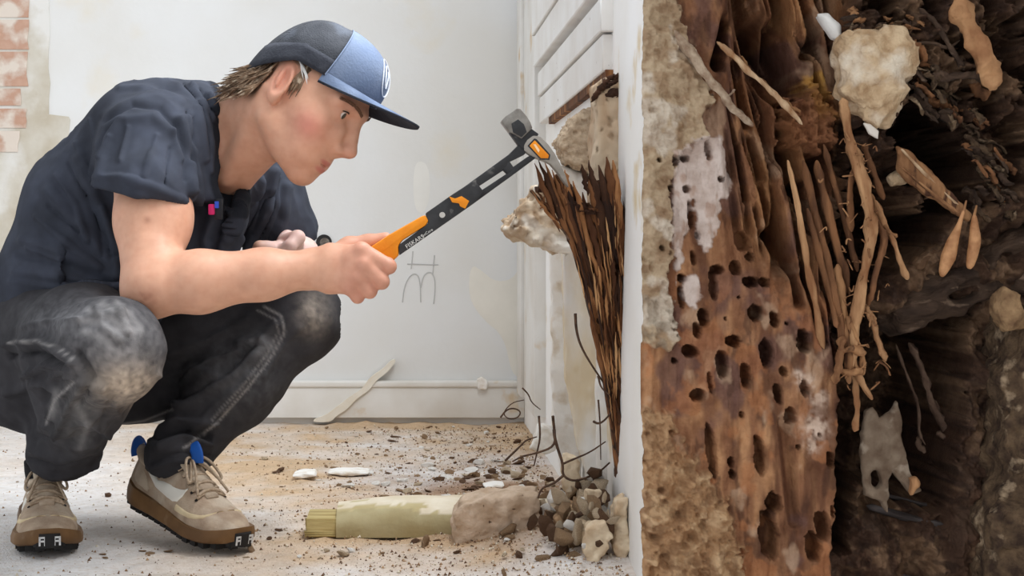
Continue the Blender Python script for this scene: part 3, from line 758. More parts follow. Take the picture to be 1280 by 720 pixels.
S = [([(10, 430), (55, 428), (95, 452)], 6, .008), ([(30, 470), (62, 455), (98, 462)], 5, .008), ([(12, 445), (50, 440), (80, 455)], 4, -.008), ([(10, 490), (50, 478), (80, 490)], 7, .006), ([(96, 450), (110, 472), (90, 500), (70, 545)], 5, .007),
     ([(60, 480), (75, 468), (105, 470), (130, 482)], 6, .009), ([(55, 500), (60, 480), (80, 470)], 5, -.008), ([(80, 505), (110, 520), (135, 545)], 6, .006), ([(95, 540), (125, 528), (140, 505)], 6, -.006), ([(40, 560), (75, 572), (120, 560)], 5, .008), ([(45, 545), (80, 556), (128, 545)], 5, -.008), ([(50, 530), (85, 540), (130, 530)], 5, .006),
     ([(70, 410), (110, 395), (150, 392)], 8, .004), ([(120, 385), (130, 410), (150, 425)], 5, .004), ([(150, 390), (160, 415)], 5, .004),
     ([(200, 560), (230, 548), (262, 556)], 5, .008), ([(195, 548), (225, 536), (262, 546)], 4, -.007), ([(196, 540), (225, 526), (270, 530)], 6, .008), ([(240, 540), (280, 510), (310, 470)], 7, .005), ([(210, 520), (250, 490), (290, 470), (330, 430)], 9, .006), ([(230, 500), (275, 470), (320, 430)], 6, -.006), ([(215, 440), (260, 425), (310, 400)], 9, .006), ([(300, 430), (325, 425), (345, 405)], 8, .006), ([(200, 470), (240, 460), (270, 470)], 7, .005)]
S += [([(35, 585), (70, 594), (125, 582)], 3.5, .006), ([(34, 574), (75, 583), (128, 570)], 3, -.005), ([(50, 548), (90, 562), (130, 552)], 3, .005), ([(58, 520), (90, 530), (128, 516)], 4, .005), ([(98, 440), (118, 470), (100, 505)], 3.5, -.006), ([(110, 470), (140, 500), (150, 520)], 4, .004), ([(20, 410), (60, 402), (100, 400)], 4, .003), ([(190, 585), (225, 575), (262, 580)], 3, .005), ([(190, 575), (225, 565), (262, 570)], 3, -.004), ([(225, 480), (262, 452), (300, 440)], 4, .004), ([(255, 520), (290, 488)], 4, .004), ([(330, 470), (355, 430), (375, 410)], 5, .003), ([(205, 500), (230, 510), (250, 500)], 4, .004)]
V = folds(V, Q, S); N = vnormals(V, Q); V = V + N * (.0028 * fbm(V * 26, 2, 16))[:, None]
x, y = proj(V); f = facing(V, N) > 0
C = np.tile(lin(50, 49, 52), (len(V), 1)) * (1 + .20 * fbm(V * 12, 4, 19))[:, None]
def dust(c, sx, sy, amt, col=(206, 190, 172), ymin=0, ymax=9):
    global C
    w = amt * np.exp(-(((x - c[0]) / sx) ** 2 + ((y - c[1]) / sy) ** 2)) * (V[:, 1] > ymin) * (V[:, 1] < ymax) * np.clip(.8 + .18 * fbm(V * 30, 2, 33) + .45 * fbm(V * 150, 3, 35), 0, 1.3)
    w = np.clip(w, 0, .9); C = C * (1 - w[:, None]) + lin(*col) * w[:, None]
dust((158, 478), 34, 24, .85, (202, 182, 160), ymax=2.42); dust((150, 430), 52, 44, .40, (168, 164, 164), ymax=2.42); dust((90, 400), 60, 26, .25, (150, 150, 154), ymax=2.6); dust((392, 392), 18, 24, .55, (178, 164, 150), 2.4); dust((100, 520), 30, 40, .22, (150, 146, 142), ymax=2.5); dust((330, 432), 18, 14, .3, (160, 160, 164), 2.4); dust((300, 470), 60, 50, .14, (150, 150, 152), 2.4)
WH = [([(100, 400), (125, 402), (150, 420)], 3), ([(112, 388), (135, 396), (158, 412)], 3), ([(128, 380), (150, 392), (168, 415)], 3), ([(146, 378), (162, 392), (176, 412)], 2.5), ([(105, 415), (125, 420), (140, 435)], 3), ([(95, 505), (110, 530), (100, 560)], 3), ([(70, 490), (66, 520)], 3)]
for pts_, w_ in WH:
    kq = .2 * np.exp(-(seg_dist(x, y, pts_) / (1.5 * w_)) ** 2) * f * (V[:, 1] < 2.6); C = C * (1 - kq[:, None]) + lin(176, 172, 170) * kq[:, None]
def thread(pts, w, amt, ymin=0, ymax=9, col=(150, 146, 144)):
    global C
    k = amt * np.exp(-(seg_dist(x, y, pts) / w) ** 2) * f * (V[:, 1] > ymin) * (V[:, 1] < ymax); C = C * (1 - k[:, None]) + lin(*col) * k[:, None]
thread([(10, 428), (45, 426), (75, 436), (92, 450)], 1.6, .55, ymax=2.6); thread([(92, 478), (68, 500), (58, 530)], 1.6, .55, ymax=2.6)
thread([(330, 383), (352, 395), (356, 415), (340, 445), (310, 485), (270, 530), (230, 560)], 1.5, .6, 2.4); thread([(322, 388), (345, 400), (348, 416), (332, 445), (303, 483), (265, 525)], 1.3, .4, 2.4)
thread([(140, 532), (180, 526), (215, 512)], 1.4, .5, 2.45)
M_jean = mat('black_denim', W1, (1.3, 1.3, 1.3), 40, .95, .5, 700, attr=True, spec=.15, bdist=.001)
part('jeans', qmesh('jeans', V, Q, True, C), M_jean, person, 'faded black jeans with dusty knees')

# --- shoes
M_suede = mat('beige_suede', lin(186, 166, 144), lin(158, 136, 116), 40, .95, .6, 300, c3=lin(204, 190, 172), scale3=16, cont3=(.5, .7))
M_mesh = mat('beige_textile', lin(196, 180, 160), lin(172, 152, 132), 50, .95, .6, 500)
M_sole = mat('gum_sole', lin(124, 92, 58), lin(98, 70, 42), 20, .6, .2, 80, c3=lin(168, 146, 120), scale3=14, cont3=(.6, .8))
M_lug = flat('black_outsole', (34, 32, 32), .7); M_blue = flat('blue_tab', (24, 84, 168), .6)
M_sw = flat('white_leather', (232, 228, 218), .6); M_cream = mat('cream_overlay', lin(222, 204, 168), lin(204, 182, 146), 40, .8, .3, 200)
M_lace = mat('beige_lace', lin(190, 170, 148), lin(160, 140, 118), 200, .95, .6, 600); M_sock = flat('black_sock', (30, 29, 31), .95)
SL = .275
def prof(s):
    """half width, sole top z, upper top z, for s = 0 heel .. 1 toe"""
    w = np.interp(s, [0, .03, .12, .3, .5, .7, .85, .95, 1], [.016, .026, .034, .0345, .040, .0485, .044, .028, .010])
    top = np.interp(s, [0, .05, .15, .28, .36, .45, .6, .72, .85, .95, 1], [.085, .094, .092, .080, .092, .096, .078, .062, .052, .043, .034])
    sole = np.interp(s, [0, .1, .35, .6, .85, 1], [.042, .040, .034, .029, .028, .031]); return w, sole, top
def shoe(loc, R, mirror, nm):
    X = lambda x, y, z: np.asarray(loc) + R @ np.array([x, y * mirror, z])
    root = part('shoe', None, None, person, nm)
    ns = 44
    def shell(zf, wf, rows, s0=0., s1=1.):
        VV = []; FF = []; ring = len(rows)
        for i in range(ns + 1):
            s = s0 + (s1 - s0) * i / ns; w, so, to = prof(s)
            for (side, a) in rows: VV.append(X(s * SL, side * wf(w, a, s), zf(so, to, a, s)))
        for i in range(ns):
            for j in range(ring): j2 = (j + 1) % ring; FF.append((i * ring + j, i * ring + j2, (i + 1) * ring + j2, (i + 1) * ring + j))
        FF += [tuple(range(ring))[::-1], tuple(ns * ring + j for j in range(ring))]
        return MB().add(VV, FF)
    # sole
    spring = lambda s: .012 * max(0, (s - .72) / .28) ** 2 + .006 * max(0, (.1 - s) / .1) ** 2
    rows = [(-1, 0), (-1, .15), (-1, .6), (-1, 1), (1, 1), (1, .6), (1, .15), (1, 0)]
    m = shell(lambda so, to, a, s: .008 + spring(s) + (so - .008) * a, lambda w, a, s: w + .0045 + (.003 if .1 < a < .9 else (-.002 if a == 0 else 0)), rows)
    part('sole', smooth_by_angle(m.mesh('sole'), 50), M_sole, root, 'gum brown rubber sole')
    m = MB()
    for i in range(15):
        s = .03 + .94 * i / 14; w = prof(s)[0] - .001; z = spring(s)
        for sd in (-1, 1):
            a = [X(s * SL + dx, sd * w * q, z + dz) for dz in (.0, .010) for dx, q in ((-.0065, .30), (.0065, .30), (.0065, 1.02), (-.0065, 1.02))]
            m.add(a, [(3, 2, 1, 0), (4, 5, 6, 7), (0, 1, 5, 4), (1, 2, 6, 5), (2, 3, 7, 6), (3, 0, 4, 7)])
    part('outsole', m, M_lug, root, 'black lugged outsole')
    # upper
    th = np.linspace(0, math.pi, 17); rows = [(math.cos(t), math.sin(t)) for t in th]
    def wf(w, a, s): return w
    VV = []; ring = 17
    def up(s, t, off=0):
        w, so, to = prof(s); lean = np.interp(s, [0, .3, .45, .8], [.55, .55, .72, .95])
        c, sn = math.cos(t), math.sin(t); n = .75
        zz = so - .006 + (to - so + .006) * abs(sn) ** n; k = 1 - (1 - lean) * sn
        return X(s * SL + (-.006 if s < .05 else 0) * (1 - sn) , math.copysign(abs(c) ** .7, c) * (w + off) * k, zz + off * sn)
    for i in range(ns + 1):
        for t in th: VV.append(up(i / ns, t))
    FF = [(i * ring + j, i * ring + j + 1, (i + 1) * ring + j + 1, (i + 1) * ring + j) for i in range(ns) for j in range(ring - 1)]
    FF += [tuple(range(ring))[::-1], tuple(ns * ring + j for j in range(ring))]
    part('upper', MB().add(VV, FF).mesh('upper', True), M_suede, root)
    def patch(nm2, pts, mt, off, lab=None, thick=.0016, t2=None):
        """flat overlay drawn in (s,t) on the upper"""
        A = [up(s, t, off) for s, t in pts]; B = [up(s, t, -.001) for s, t in pts]; n = len(pts); c = up(np.mean([q[0] for q in pts]), np.mean([q[1] for q in pts]), off + .0004)
        return part(nm2, MB().add(A + B, [tuple(range(n))] + [(i, (i + 1) % n, (i + 1) % n + n, i + n) for i in range(n)]).mesh(nm2), mt, root, lab)
    def strip(nm2, ctr, mt, off, lab=None):
        """ctr: list of (s, t_low, t_high)"""
        A = []; 
        for s, a, bq in ctr: 
            for k in range(6): A.append(up(s, a + (bq - a) * k / 5, off if 0 < k < 5 else -.001))
        F_ = [(i * 6 + k, i * 6 + k + 1, (i + 1) * 6 + k + 1, (i + 1) * 6 + k) for i in range(len(ctr) - 1) for k in range(5)]
        return part(nm2, MB().add(A, F_).mesh(nm2, True), mt, root, lab)
    # swoosh on both sides (thick belly towards the toe, long tail to the heel)
    for fl in (0, 1):
        g = (lambda t: t) if not fl else (lambda t: math.pi - t)
        strip('side_mark', [(s, g(a), g(c)) for s, a, c in ((.05, .92, .97), (.12, .70, .84), (.20, .50, .72), (.28, .34, .62), (.36, .24, .56), (.44, .20, .56), (.50, .22, .64), (.55, .32, .80), (.575, .56, .96), (.58, .93, 1.0))], M_sw, .0018, 'white curved side mark')
        strip('toe_overlay', [(s, g(a), g(c)) for s, a, c in ((.55, .12, .30), (.62, .16, .36), (.70, .26, .48), (.76, .40, .66), (.80, .60, .88), (.82, .9, 1.2), (.825, 1.25, 1.5708))], M_cream, .0014, 'cream toe overlay')
        strip('heel_counter', [(s, g(a), g(c)) for s, a, c in ((.005, .1, 1.0), (.06, .1, .9), (.12, .1, .62), (.18, .1, .45), (.24, .1, .2))], M_mesh, .0012)
        # eyelets
        for s in (.44, .50, .56, .62, .68):
            m = MB(); c = up(s, g(1.10 if s < .6 else 1.0), .0012); n_ = up(s, g(1.10 if s < .6 else 1.0), .002) - c; n_ /= np.linalg.norm(n_); m.tube([c - n_ * .001, c + n_ * .0008], .0024, 8); part('eyelet', m, M_lug, root)
    # tongue, laces, tabs
    m = MB(); m.tube([up(.70, math.pi / 2, .001), up(.60, math.pi / 2, .003), up(.48, math.pi / 2, .005), X(.40 * SL, 0, .112), X(.365 * SL, 0, .128)], [.012, .016, .019, .021, .019], 10, .22, up=(0, 0, 1)); part('tongue', m.mesh('tongue', True), M_mesh, root)
    for i, s in enumerate((.44, .50, .56, .62, .68)):
        q = [up(s, 1.05, .002), up(s - .01, 1.3, .0065), up(s - .012, math.pi / 2, .009), up(s - .01, math.pi - 1.3, .0065), up(s, math.pi - 1.05, .002)]
        m = MB(); m.tube(chaikin(q), .0027, 6); part('lace', m.mesh('lace', True), M_lace, root)
        if i < 4:
            for sg in (0, 1):
                g = (lambda t: t) if sg else (lambda t: math.pi - t)
                m = MB(); m.tube(chaikin([up(s, g(1.05), .003), up(s + .03, g(1.4), .008), up(s + .06, g(2.05), .003)]), .0024, 6); part('lace', m.mesh('lace', True), M_lace, root)
    for sg in (-1, 1):
        k0 = X(.46 * SL, 0, .112)
        q = [k0, X(.50 * SL, sg * .020, .116), X(.60 * SL, sg * .034, .092), X(.62 * SL, sg * .030, .083), X(.56 * SL, sg * .018, .098), k0]
        m = MB(); m.tube(chaikin(q, 3), .0024, 6); part('lace_loop', m.mesh('lace_loop', True), M_lace, root)
        m = MB(); m.tube(chaikin([k0, X(.56 * SL, sg * .012, .108), X(.70 * SL, sg * .030, .072)], 2), .0022, 6); part('lace_end', m.mesh('lace_end', True), M_lace, root)
    m = MB(); m.tube(chaikin([X(.372 * SL, 0, .120), X(.40 * SL, 0, .134), X(.47 * SL, 0, .134), X(.515 * SL, 0, .122), X(.525 * SL, 0, .108)], 2), .0105, 10, .16, up=(1, 0, 0)); part('tongue_tab', m.mesh('tab', True), M_blue, root, 'blue pull tab')
    m = MB(); m.tube(chaikin([X(.03 * SL, 0, .094), X(-.005, 0, .108), X(-.022, 0, .100), X(-.026, 0, .082), X(-.022, 0, .074)], 2), .0085, 10, .18, up=(1, 0, 0)); part('heel_tab', m.mesh('htab', True), M_blue, root, 'blue pull tab')
    # sock / collar
    m = MB(); m.tube([X(.18 * SL, 0, .070), X(.20 * SL, 0, .10), X(.21 * SL, 0, .115)], [.026, .031, .032], 18, .95); part('sock', m.mesh('sock', True), M_sock, root)
    m = MB(); m.tube([X(.20 * SL + .066 * math.cos(t) * (1.0 if math.cos(t) > 0 else .86), .0245 * math.sin(t), .094 + .006 * math.cos(2 * t) - .006) for t in np.linspace(0, 2 * math.pi, 29)], .0065, 8); part('collar', m.mesh('collar', True), M_mesh, root)
    # black toe plate with two pale characters
    m = MB(); zz = .022
    A = []
    for l in (0.0045, -.004):
        for k in range(9):
            yy = -.024 + .048 * k / 8; sx = 1.0 - (abs(yy) / .05) ** 2 * .26
            for z in (.010, .031): A.append(X(sx * SL + .003 + l, yy, z + .004))
    FF = [(k * 2, k * 2 + 2, k * 2 + 3, k * 2 + 1) for k in range(8)] + [(18 + k * 2, 18 + k * 2 + 1, 18 + k * 2 + 3, 18 + k * 2 + 2) for k in range(8)] + [(k * 2 + 1, k * 2 + 3, 18 + k * 2 + 3, 18 + k * 2 + 1) for k in range(8)]
    part('toe_plate', m.add(A, FF), M_lug, root, 'black toe plate with pale characters')
    for yy in (-.011, .011):
        m = MB(); xx = (1.0 - (abs(yy) / .05) ** 2 * .26) * SL + .0082
        for dy, dz, hy, hz in ((-.004, 0, .0014, .007), (.004, 0, .0014, .007), (0, .0055, .005, .0014), (0, 0, .005, .0014)):
            a = [X(xx + dx, yy + dy + sy * hy, .0245 + dz + sz * hz) for dx in (.0, .001) for sy, sz in ((-1, -1), (1, -1), (1, 1), (-1, 1))]
            m.add(a, [(3, 2, 1, 0), (4, 5, 6, 7), (0, 1, 5, 4), (1, 2, 6, 5), (2, 3, 7, 6), (3, 0, 4, 7)])
        part('toe_print', m, flat('print_white', (214, 214, 214), .6), root)
    return root
def fr(yaw, pitch, roll=0): return rotm(math.radians(yaw), math.radians(pitch), math.radians(roll))
toeR = P(62, 697, 2.43); R1 = fr(-75, 0); shoe(np.array([toeR[0], 2.43, .001]) - R1 @ np.array([SL, 0, 0]), R1, 1, 'beige suede trainer with gum sole, pointing forward')
R2 = fr(-46, 10); tl = np.array([P(292, 688, 2.47)[0], 2.47, .0]); o2 = tl - R2 @ np.array([SL * .93, 0, .006]); o2[2] = .006 + SL * .86 * math.sin(math.radians(10)); shoe(o2, R2, 1, 'beige suede trainer with gum sole, heel lifted')

# clip-on microphone at the neckline
c = P(272, 262, 2.40)
mic = thing('clip_microphone', c, 'small black clip microphone with pink and blue marks on the shirt neckline', 'microphone')
b = MB(); b.box((c[0] - .004, c[1] - .010, c[2] - .015), (c[0] + .008, c[1] + .006, c[2] + .016)); part('body', bevel(b.mesh('m'), .002), flat('mic_black', (26, 26, 32), .4), mic)
b = MB(); b.box((c[0] - .013, c[1] - .011, c[2] - .008), (c[0] - .003, c[1] + .004, c[2] + .008)); part('pink_clip', bevel(b.mesh('m'), .002), flat('mic_pink', (214, 40, 110), .5), mic)
b = MB(); b.box((c[0] - .003, c[1] - .0125, c[2] + .002), (c[0] + .003, c[1] - .009, c[2] + .012)); part('lamp', b, flat('mic_blue', (50, 84, 200), .3), mic)
# ---------------------------------------------------------------- lumps traced by outline, with their own thickness
def poly_sd(x, y, pts):
    d = np.full(np.broadcast(x, y).shape, 1e9); ins = np.zeros(d.shape, bool); n = len(pts)
    for i in range(n):
        (ax, ay), (bx, by) = pts[i], pts[(i + 1) % n]; ux, uy = bx - ax, by - ay
        t = np.clip(((x - ax) * ux + (y - ay) * uy) / (ux * ux + uy * uy + 1e-9), 0, 1)
        d = np.minimum(d, np.hypot(x - ax - t * ux, y - ay - t * uy))
        c = ((ay > y) != (by > y)) & (x < (bx - ax) * (y - ay) / ((by - ay) if abs(by - ay) > 1e-9 else 1e-9) + ax); ins ^= c
    return np.where(ins, -d, d)
def lump(pts, Y, T, rnd, h, na=.0, ns=60, seed=0, holes=(), skew=(0, 0)):
    """solid with the outline pts (px at distance Y), thickness 2T centred on Y, rounded by rnd, rough by na"""
    sc = Y / FPX; px = np.array([p[0] for p in pts]); py = np.array([p[1] for p in pts]); m = na * 2 + 3 * h
    lo = np.array([(px.min() - CX) * sc, Y - T, HCAM - (py.max() - CY) * sc]) - m; hi = np.array([(px.max() - CX) * sc, Y + T, HCAM - (py.min() - CY) * sc]) + m
    vol = Vol(lo, hi, h); X = vol.ax[0][:, None]; Z = vol.ax[2][None, :]
    d2 = poly_sd(X / sc + CX, CY - (Z - HCAM) / sc, pts) * sc
    for hp in holes: d2 = np.maximum(d2, -poly_sd(X / sc + CX, CY - (Z - HCAM) / sc, hp) * sc)
    xc, zc = (lo[0] + hi[0]) / 2, (lo[2] + hi[2]) / 2
    yy = np.abs(vol.ax[1][None, :, None] - Y - skew[0] * (X[:, None, :] - xc) - skew[1] * (Z[:, None, :] - zc)) - T + rnd
    a = d2[:, None, :] + rnd
    v = np.sqrt(np.maximum(a, 0) ** 2 + np.maximum(yy, 0) ** 2) + np.minimum(np.maximum(a, yy), 0) - rnd
    if na:
        G = np.stack(np.meshgrid(*vol.ax, indexing='ij'), -1); v = v + na * fbm(G * ns, 3, seed)
    vol.v = v.astype(np.float32); V, Q = vol.mesh(); return V, Q
def lump_me(*a, cols=None, **k):
    V, Q = lump(*a, **k); return qmesh('lump', V, Q, True, cols(V) if cols else None)
def rock_mesh(seed, r=(1, 1, 1), sub=2, ang=7, na=.12):
    """angular broken piece of unit size"""
    g = np.random.default_rng(seed); bm = bmesh.new()
    for d in g.normal(size=(16, 3)): bm.verts.new(d / np.linalg.norm(d) * g.uniform(.75, 1.05) * np.array(r))
    bmesh.ops.convex_hull(bm, input=bm.verts); bmesh.ops.delete(bm, geom=[v for v in bm.verts if not v.link_faces], context='VERTS')
    bmesh.ops.bevel(bm, geom=list(bm.edges), offset=.05, segments=1, affect='EDGES', clamp_overlap=True)
    me = bpy.data.meshes.new('rock'); bm.to_mesh(me); bm.free(); return smooth_by_angle(me, 20)
    bmesh.ops.create_icosphere(bm, subdivisions=sub, radius=1)
    D = g.normal(size=(ang, 3)); D /= np.linalg.norm(D, axis=1)[:, None]; H_ = g.uniform(.45, .8, ang)
    for v in bm.verts:
        p = np.array(v.co)
        for d, hh in zip(D, H_):
            e = p.dot(d) - hh
            if e > 0: p = p - d * e
        p = p * (1 + na * vnoise(p * 2.3 + seed, seed)) ; v.co = p * np.array(r)
    me = bpy.data.meshes.new('rock'); bm.to_mesh(me); bm.free(); return smooth_by_angle(me, 28)

# ---------------------------------------------------------------- the hammer
M_or = mat('orange_rubber', lin(240, 150, 28), lin(226, 132, 22), 30, .5, .2, 300); M_blk = mat('black_rubber', lin(40, 40, 42), lin(56, 56, 58), 40, .55, .2, 200, c3=lin(96, 94, 92), scale3=60, cont3=(.64, .72))
M_steel = mat('worn_steel', lin(150, 146, 140), lin(110, 104, 98), 50, .45, .3, 200, metal=.55, c3=lin(70, 64, 58), scale3=40, cont3=(.56, .66)); M_grey = mat('grey_head', lin(158, 152, 144), lin(132, 124, 116), 40, .5, .25, 200, metal=.25)
YH = 2.300
hammer = thing('hammer', P(480, 318, YH), 'orange and black claw hammer with slotted shaft, claw in the rotten timber', 'hammer')
Z_ = lambda x, y: (440 + x / 3.271, 120 + y / 3.271)
def hp(name, pts, t, mt, z=True, bev=.002, lab=None, off=0, sm=0):
    q = [Z_(*p) if z else p for p in pts]
    if sm: q = chaikin(q, sm, True)
    b = MB(); b.prism([P(x, y, YH) for x, y in q], np.array([0, -t + off, 0]), np.array([0, t + off, 0]))
    me = b.mesh(name)
    return part(name, bevel(me, bev) if bev else me, mt, hammer, lab)
# shaft: two rails, bridges between the two slots
hp('shaft', [(300, 478), (405, 408), (640, 240), (690, 190), (735, 232), (725, 265), (712, 256), (705, 240), (640, 272), (652, 296), (712, 256), (725, 266), (660, 318), (480, 452), (195, 650), (190, 612), (310, 528)], .0125, M_blk, bev=0) if False else None
hp('shaft', [(300, 480), (410, 403), (500, 345), (540, 396), (480, 452), (193, 652), (190, 610), (312, 520)], .0130, M_blk, bev=.002, lab='black shaft')
hp('upper_rail', [(440, 385), (640, 240), (690, 190), (712, 214), (705, 240), (640, 272), (625, 300), (498, 383), (470, 420)], .0115, M_blk)
hp('lower_rail', [(470, 440), (512, 397), (632, 318), (652, 295), (715, 250), (742, 240), (748, 256), (662, 320), (480, 452)], .0115, M_blk)
hp('bridge', [(612, 300), (640, 265), (664, 300), (640, 326)], .0115, M_blk)
hp('grip', [(-120, 778), (-105, 735), (75, 618), (150, 568), (298, 484), (316, 510), (300, 532), (208, 590), (190, 612), (193, 652), (165, 676), (40, 752), (-90, 812)], .0145, M_or, bev=.005, lab='orange rubber grip')
hp('orange_accent', [(396, 412), (420, 420), (446, 410), (478, 430), (462, 462), (440, 452), (436, 440), (408, 436)], .0138, M_or, bev=.001)
b = MB(); c = P(*Z_(368, 487), YH); b.tube([c + np.array([0, -.0155, 0]), c + np.array([0, -.010, 0])], .0042, 14); part('rivet', b, flat('rivet', (206, 202, 196), .4, metal=.5), hammer)
# head
hp('neck', [(640, 150), (700, 100), (730, 135), (762, 158), (705, 228), (680, 205)], .0125, M_blk, bev=.002)
hp('face', [(607, 105), (628, 84), (672, 54), (684, 54), (712, 86), (727, 112), (735, 134), (690, 178), (640, 150)], .0150, M_steel, bev=.003, lab='worn steel striking face')
hp('face_inset', [(648, 116), (676, 98), (700, 118), (712, 150), (690, 172), (655, 152)], .0156, M_blk, bev=.001)
hp('claw', [(697, 205), (712, 180), (738, 160), (768, 168), (800, 200), (826, 236), (850, 282), (870, 325), (884, 376), (862, 352), (836, 312), (808, 280), (780, 266), (735, 250), (700, 226)], .0130, M_grey, bev=.003, lab='grey steel claw')
hp('badge_frame', [(714, 206), (742, 175), (752, 178), (808, 242), (804, 264), (766, 262)], .0136, M_blk, bev=.001)
hp('badge', [(722, 206), (744, 183), (802, 244), (799, 257), (769, 257)], .0143, M_or, bev=.001, lab='orange badge')
hp('badge_mark', [(738, 200), (748, 200), (764, 224), (759, 234)], .0147, flat('badge_pale', (250, 214, 170), .5), bev=0)
def text(body, px, py, ang, size, mt, par, Y):
    cu = bpy.data.curves.new('t', 'FONT'); cu.body = body; cu.size = size; cu.align_x = 'CENTER'; cu.align_y = 'CENTER'; cu.extrude = .0002
    o = bpy.data.objects.new('t', cu); COL.objects.link(o); bpy.context.view_layer.update()
    me = bpy.data.meshes.new_from_object(o.evaluated_get(bpy.context.evaluated_depsgraph_get())); bpy.data.objects.remove(o)
    me.transform(Matrix.Translation(Vector(P(px, py, Y))) @ Matrix.Rotation(-math.radians(ang), 4, 'Y') @ Matrix.Rotation(math.pi / 2, 4, 'X'))
    return part('lettering', me, mt, par)
M_txt = flat('white_print', (216, 214, 210), .6)
text('FISKARS', 518.5, 302, 33, .0085, M_txt, hammer, YH - .0134); text('IsoCore', 534, 291, 33, .0055, M_txt, hammer, YH - .0134)

# ---------------------------------------------------------------- the rotten wall timber being prised off
LE = [(668, 196), (680, 222), (694, 250), (708, 285), (722, 330), (735, 380), (748, 430), (757, 480), (765, 530), (771, 585), (774, 640)]
timber = thing('rotten_timber', P(768, 640, 2.44), 'dark brown rotten timber splintering off the wall beside the hammer claw', 'timber')
nu, nv = 70, 240; VV = np.zeros((2, nu + 1, nv + 1, 3)); CC = np.zeros((2, nu + 1, nv + 1, 3))
pys = np.linspace(200, 640, nv + 1); lx = np.interp(pys, [p[1] for p in LE], [p[0] for p in LE]); rx = np.interp(pys, [200, 260, 640], [762, 781, 783])
UU, YY = np.meshgrid(np.linspace(0, 1, nu + 1), pys, indexing='ij'); PX = lx[None] + (rx - lx)[None] * UU
Yf = np.interp(YY, [200, 240, 330, 450, 640], [2.335, 2.335, 2.355, 2.39, 2.42]) - .012 * np.sin(UU * math.pi) - .03 * UU * sstep(300, 640, YY)
st = np.stack([(PX - .26 * YY) / 5.5, YY / 42, YY * 0], -1)
rg = 1 - np.abs(fbm(st, 3, 41)); bigr = fbm(np.stack([(PX - .26 * YY) / 15, YY / 110, YY * 0], -1), 2, 43)
dep = .016 * (1 - np.clip(rg, 0, 1)) + .012 * bigr
rgc = 1 - np.abs(fbm(st, 3, 91)); bigc = fbm(np.stack([(PX - .26 * YY) / 15, YY / 110, YY * 0], -1), 2, 93)   # wood colour, independent of the relief
rag = 235 + 22 * fbm(np.stack([PX / 7, YY * 0, YY * 0], -1)[:, :1], 2, 44) + 20 * np.exp(-((UU[:, :1] - .72) / .2) ** 2) - 22 * np.exp(-(UU[:, :1] / .22) ** 2)   # ragged top
YYr = np.maximum(YY, rag)
for l in (0, 1):
    Yl = Yf + dep + l * (.020 + .03 * np.sin(UU * math.pi))
    VV[l, ..., 0] = (PX - CX) * Yf / FPX; VV[l, ..., 1] = Yl; VV[l, ..., 2] = HCAM - (YYr - CY) * Yf / FPX
    CC[l] = lin(92, 58, 36); w = np.clip(rgc * 1.5 - .75 + .5 * bigc, 0, 1)[..., None]; CC[l] = CC[l] * (1 - w) + lin(160, 108, 66) * w
    w = (sstep(.1, .5, -bigc) * .8)[..., None]; CC[l] = CC[l] * (1 - w) + lin(54, 33, 22) * w
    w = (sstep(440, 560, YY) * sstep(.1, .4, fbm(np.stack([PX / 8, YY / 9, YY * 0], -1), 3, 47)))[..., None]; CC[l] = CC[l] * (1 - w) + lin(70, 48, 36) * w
K = (nu + 1) * (nv + 1); I = np.arange(2 * K).reshape(2, nu + 1, nv + 1)
q = [np.stack([I[0, :-1, :-1], I[0, :-1, 1:], I[0, 1:, 1:], I[0, 1:, :-1]], -1).reshape(-1, 4), np.stack([I[1, :-1, :-1], I[1, 1:, :-1], I[1, 1:, 1:], I[1, :-1, 1:]], -1).reshape(-1, 4)]
for e0, e1 in ((I[0, 0], I[1, 0]), (I[1, -1], I[0, -1]), (I[1, :, 0], I[0, :, 0]), (I[0, :, -1], I[1, :, -1])):
    q.append(np.stack([e0[:-1], e1[:-1], e1[1:], e0[1:]], -1))
M_rotc = mat('rotten_fibres', W1, (.62, .55, .50), 60, .9, 1.0, 220, attr=True, stretch=(1, 1, .3), bdist=.003)
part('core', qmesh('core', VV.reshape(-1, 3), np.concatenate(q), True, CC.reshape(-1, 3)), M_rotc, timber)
rs = random.Random(21)
def grooved(b, seg, sd):
    V = np.array(b.V); n = len(V) // seg; c = np.repeat(V.reshape(n, seg, 3).mean(1), seg, 0); k = 1 + .32 * fbm(np.stack([np.tile(np.arange(seg), n) * .9 + sd, np.repeat(np.arange(n), seg) * .5, np.full(len(V), sd * .37)], 1), 2, sd)
    b.V = [tuple(v) for v in c + (V - c) * k[:, None]]; return b
cols = [lin(70, 44, 28), lin(112, 72, 44), lin(170, 120, 78), lin(50, 31, 22), lin(92, 58, 36), lin(136, 92, 58)]
def splinter(x0, y0, x1, y1, r, Yo=-.01, col=None, wob=1.6, par=timber, mt=None, name='splinter', seg=9):
    n = 13; pts = []; 
    for i in range(n):
        t = i / (n - 1); yy = y0 + (y1 - y0) * t; xx = x0 + (x1 - x0) * t + rs.uniform(-wob, wob) * (0 < i < n - 1); Yc = np.interp(yy, [200, 240, 330, 450, 640], [2.335, 2.335, 2.355, 2.39, 2.42]) + Yo
        pts.append(P(xx, yy, Yc))
    rr = [r * k for k in (.1, .4, .7, .9, 1, 1.1, 1.05, 1, .9, .75, .6, .4, .1)]; b = MB(); b.tube(pts, rr, seg, rs.uniform(.5, .8), col=col if col is not None else rs.choice(cols)); b = grooved(b, seg, rs.randrange(99)); return part(name, b.mesh(name, True), mt or M_rotc, par)
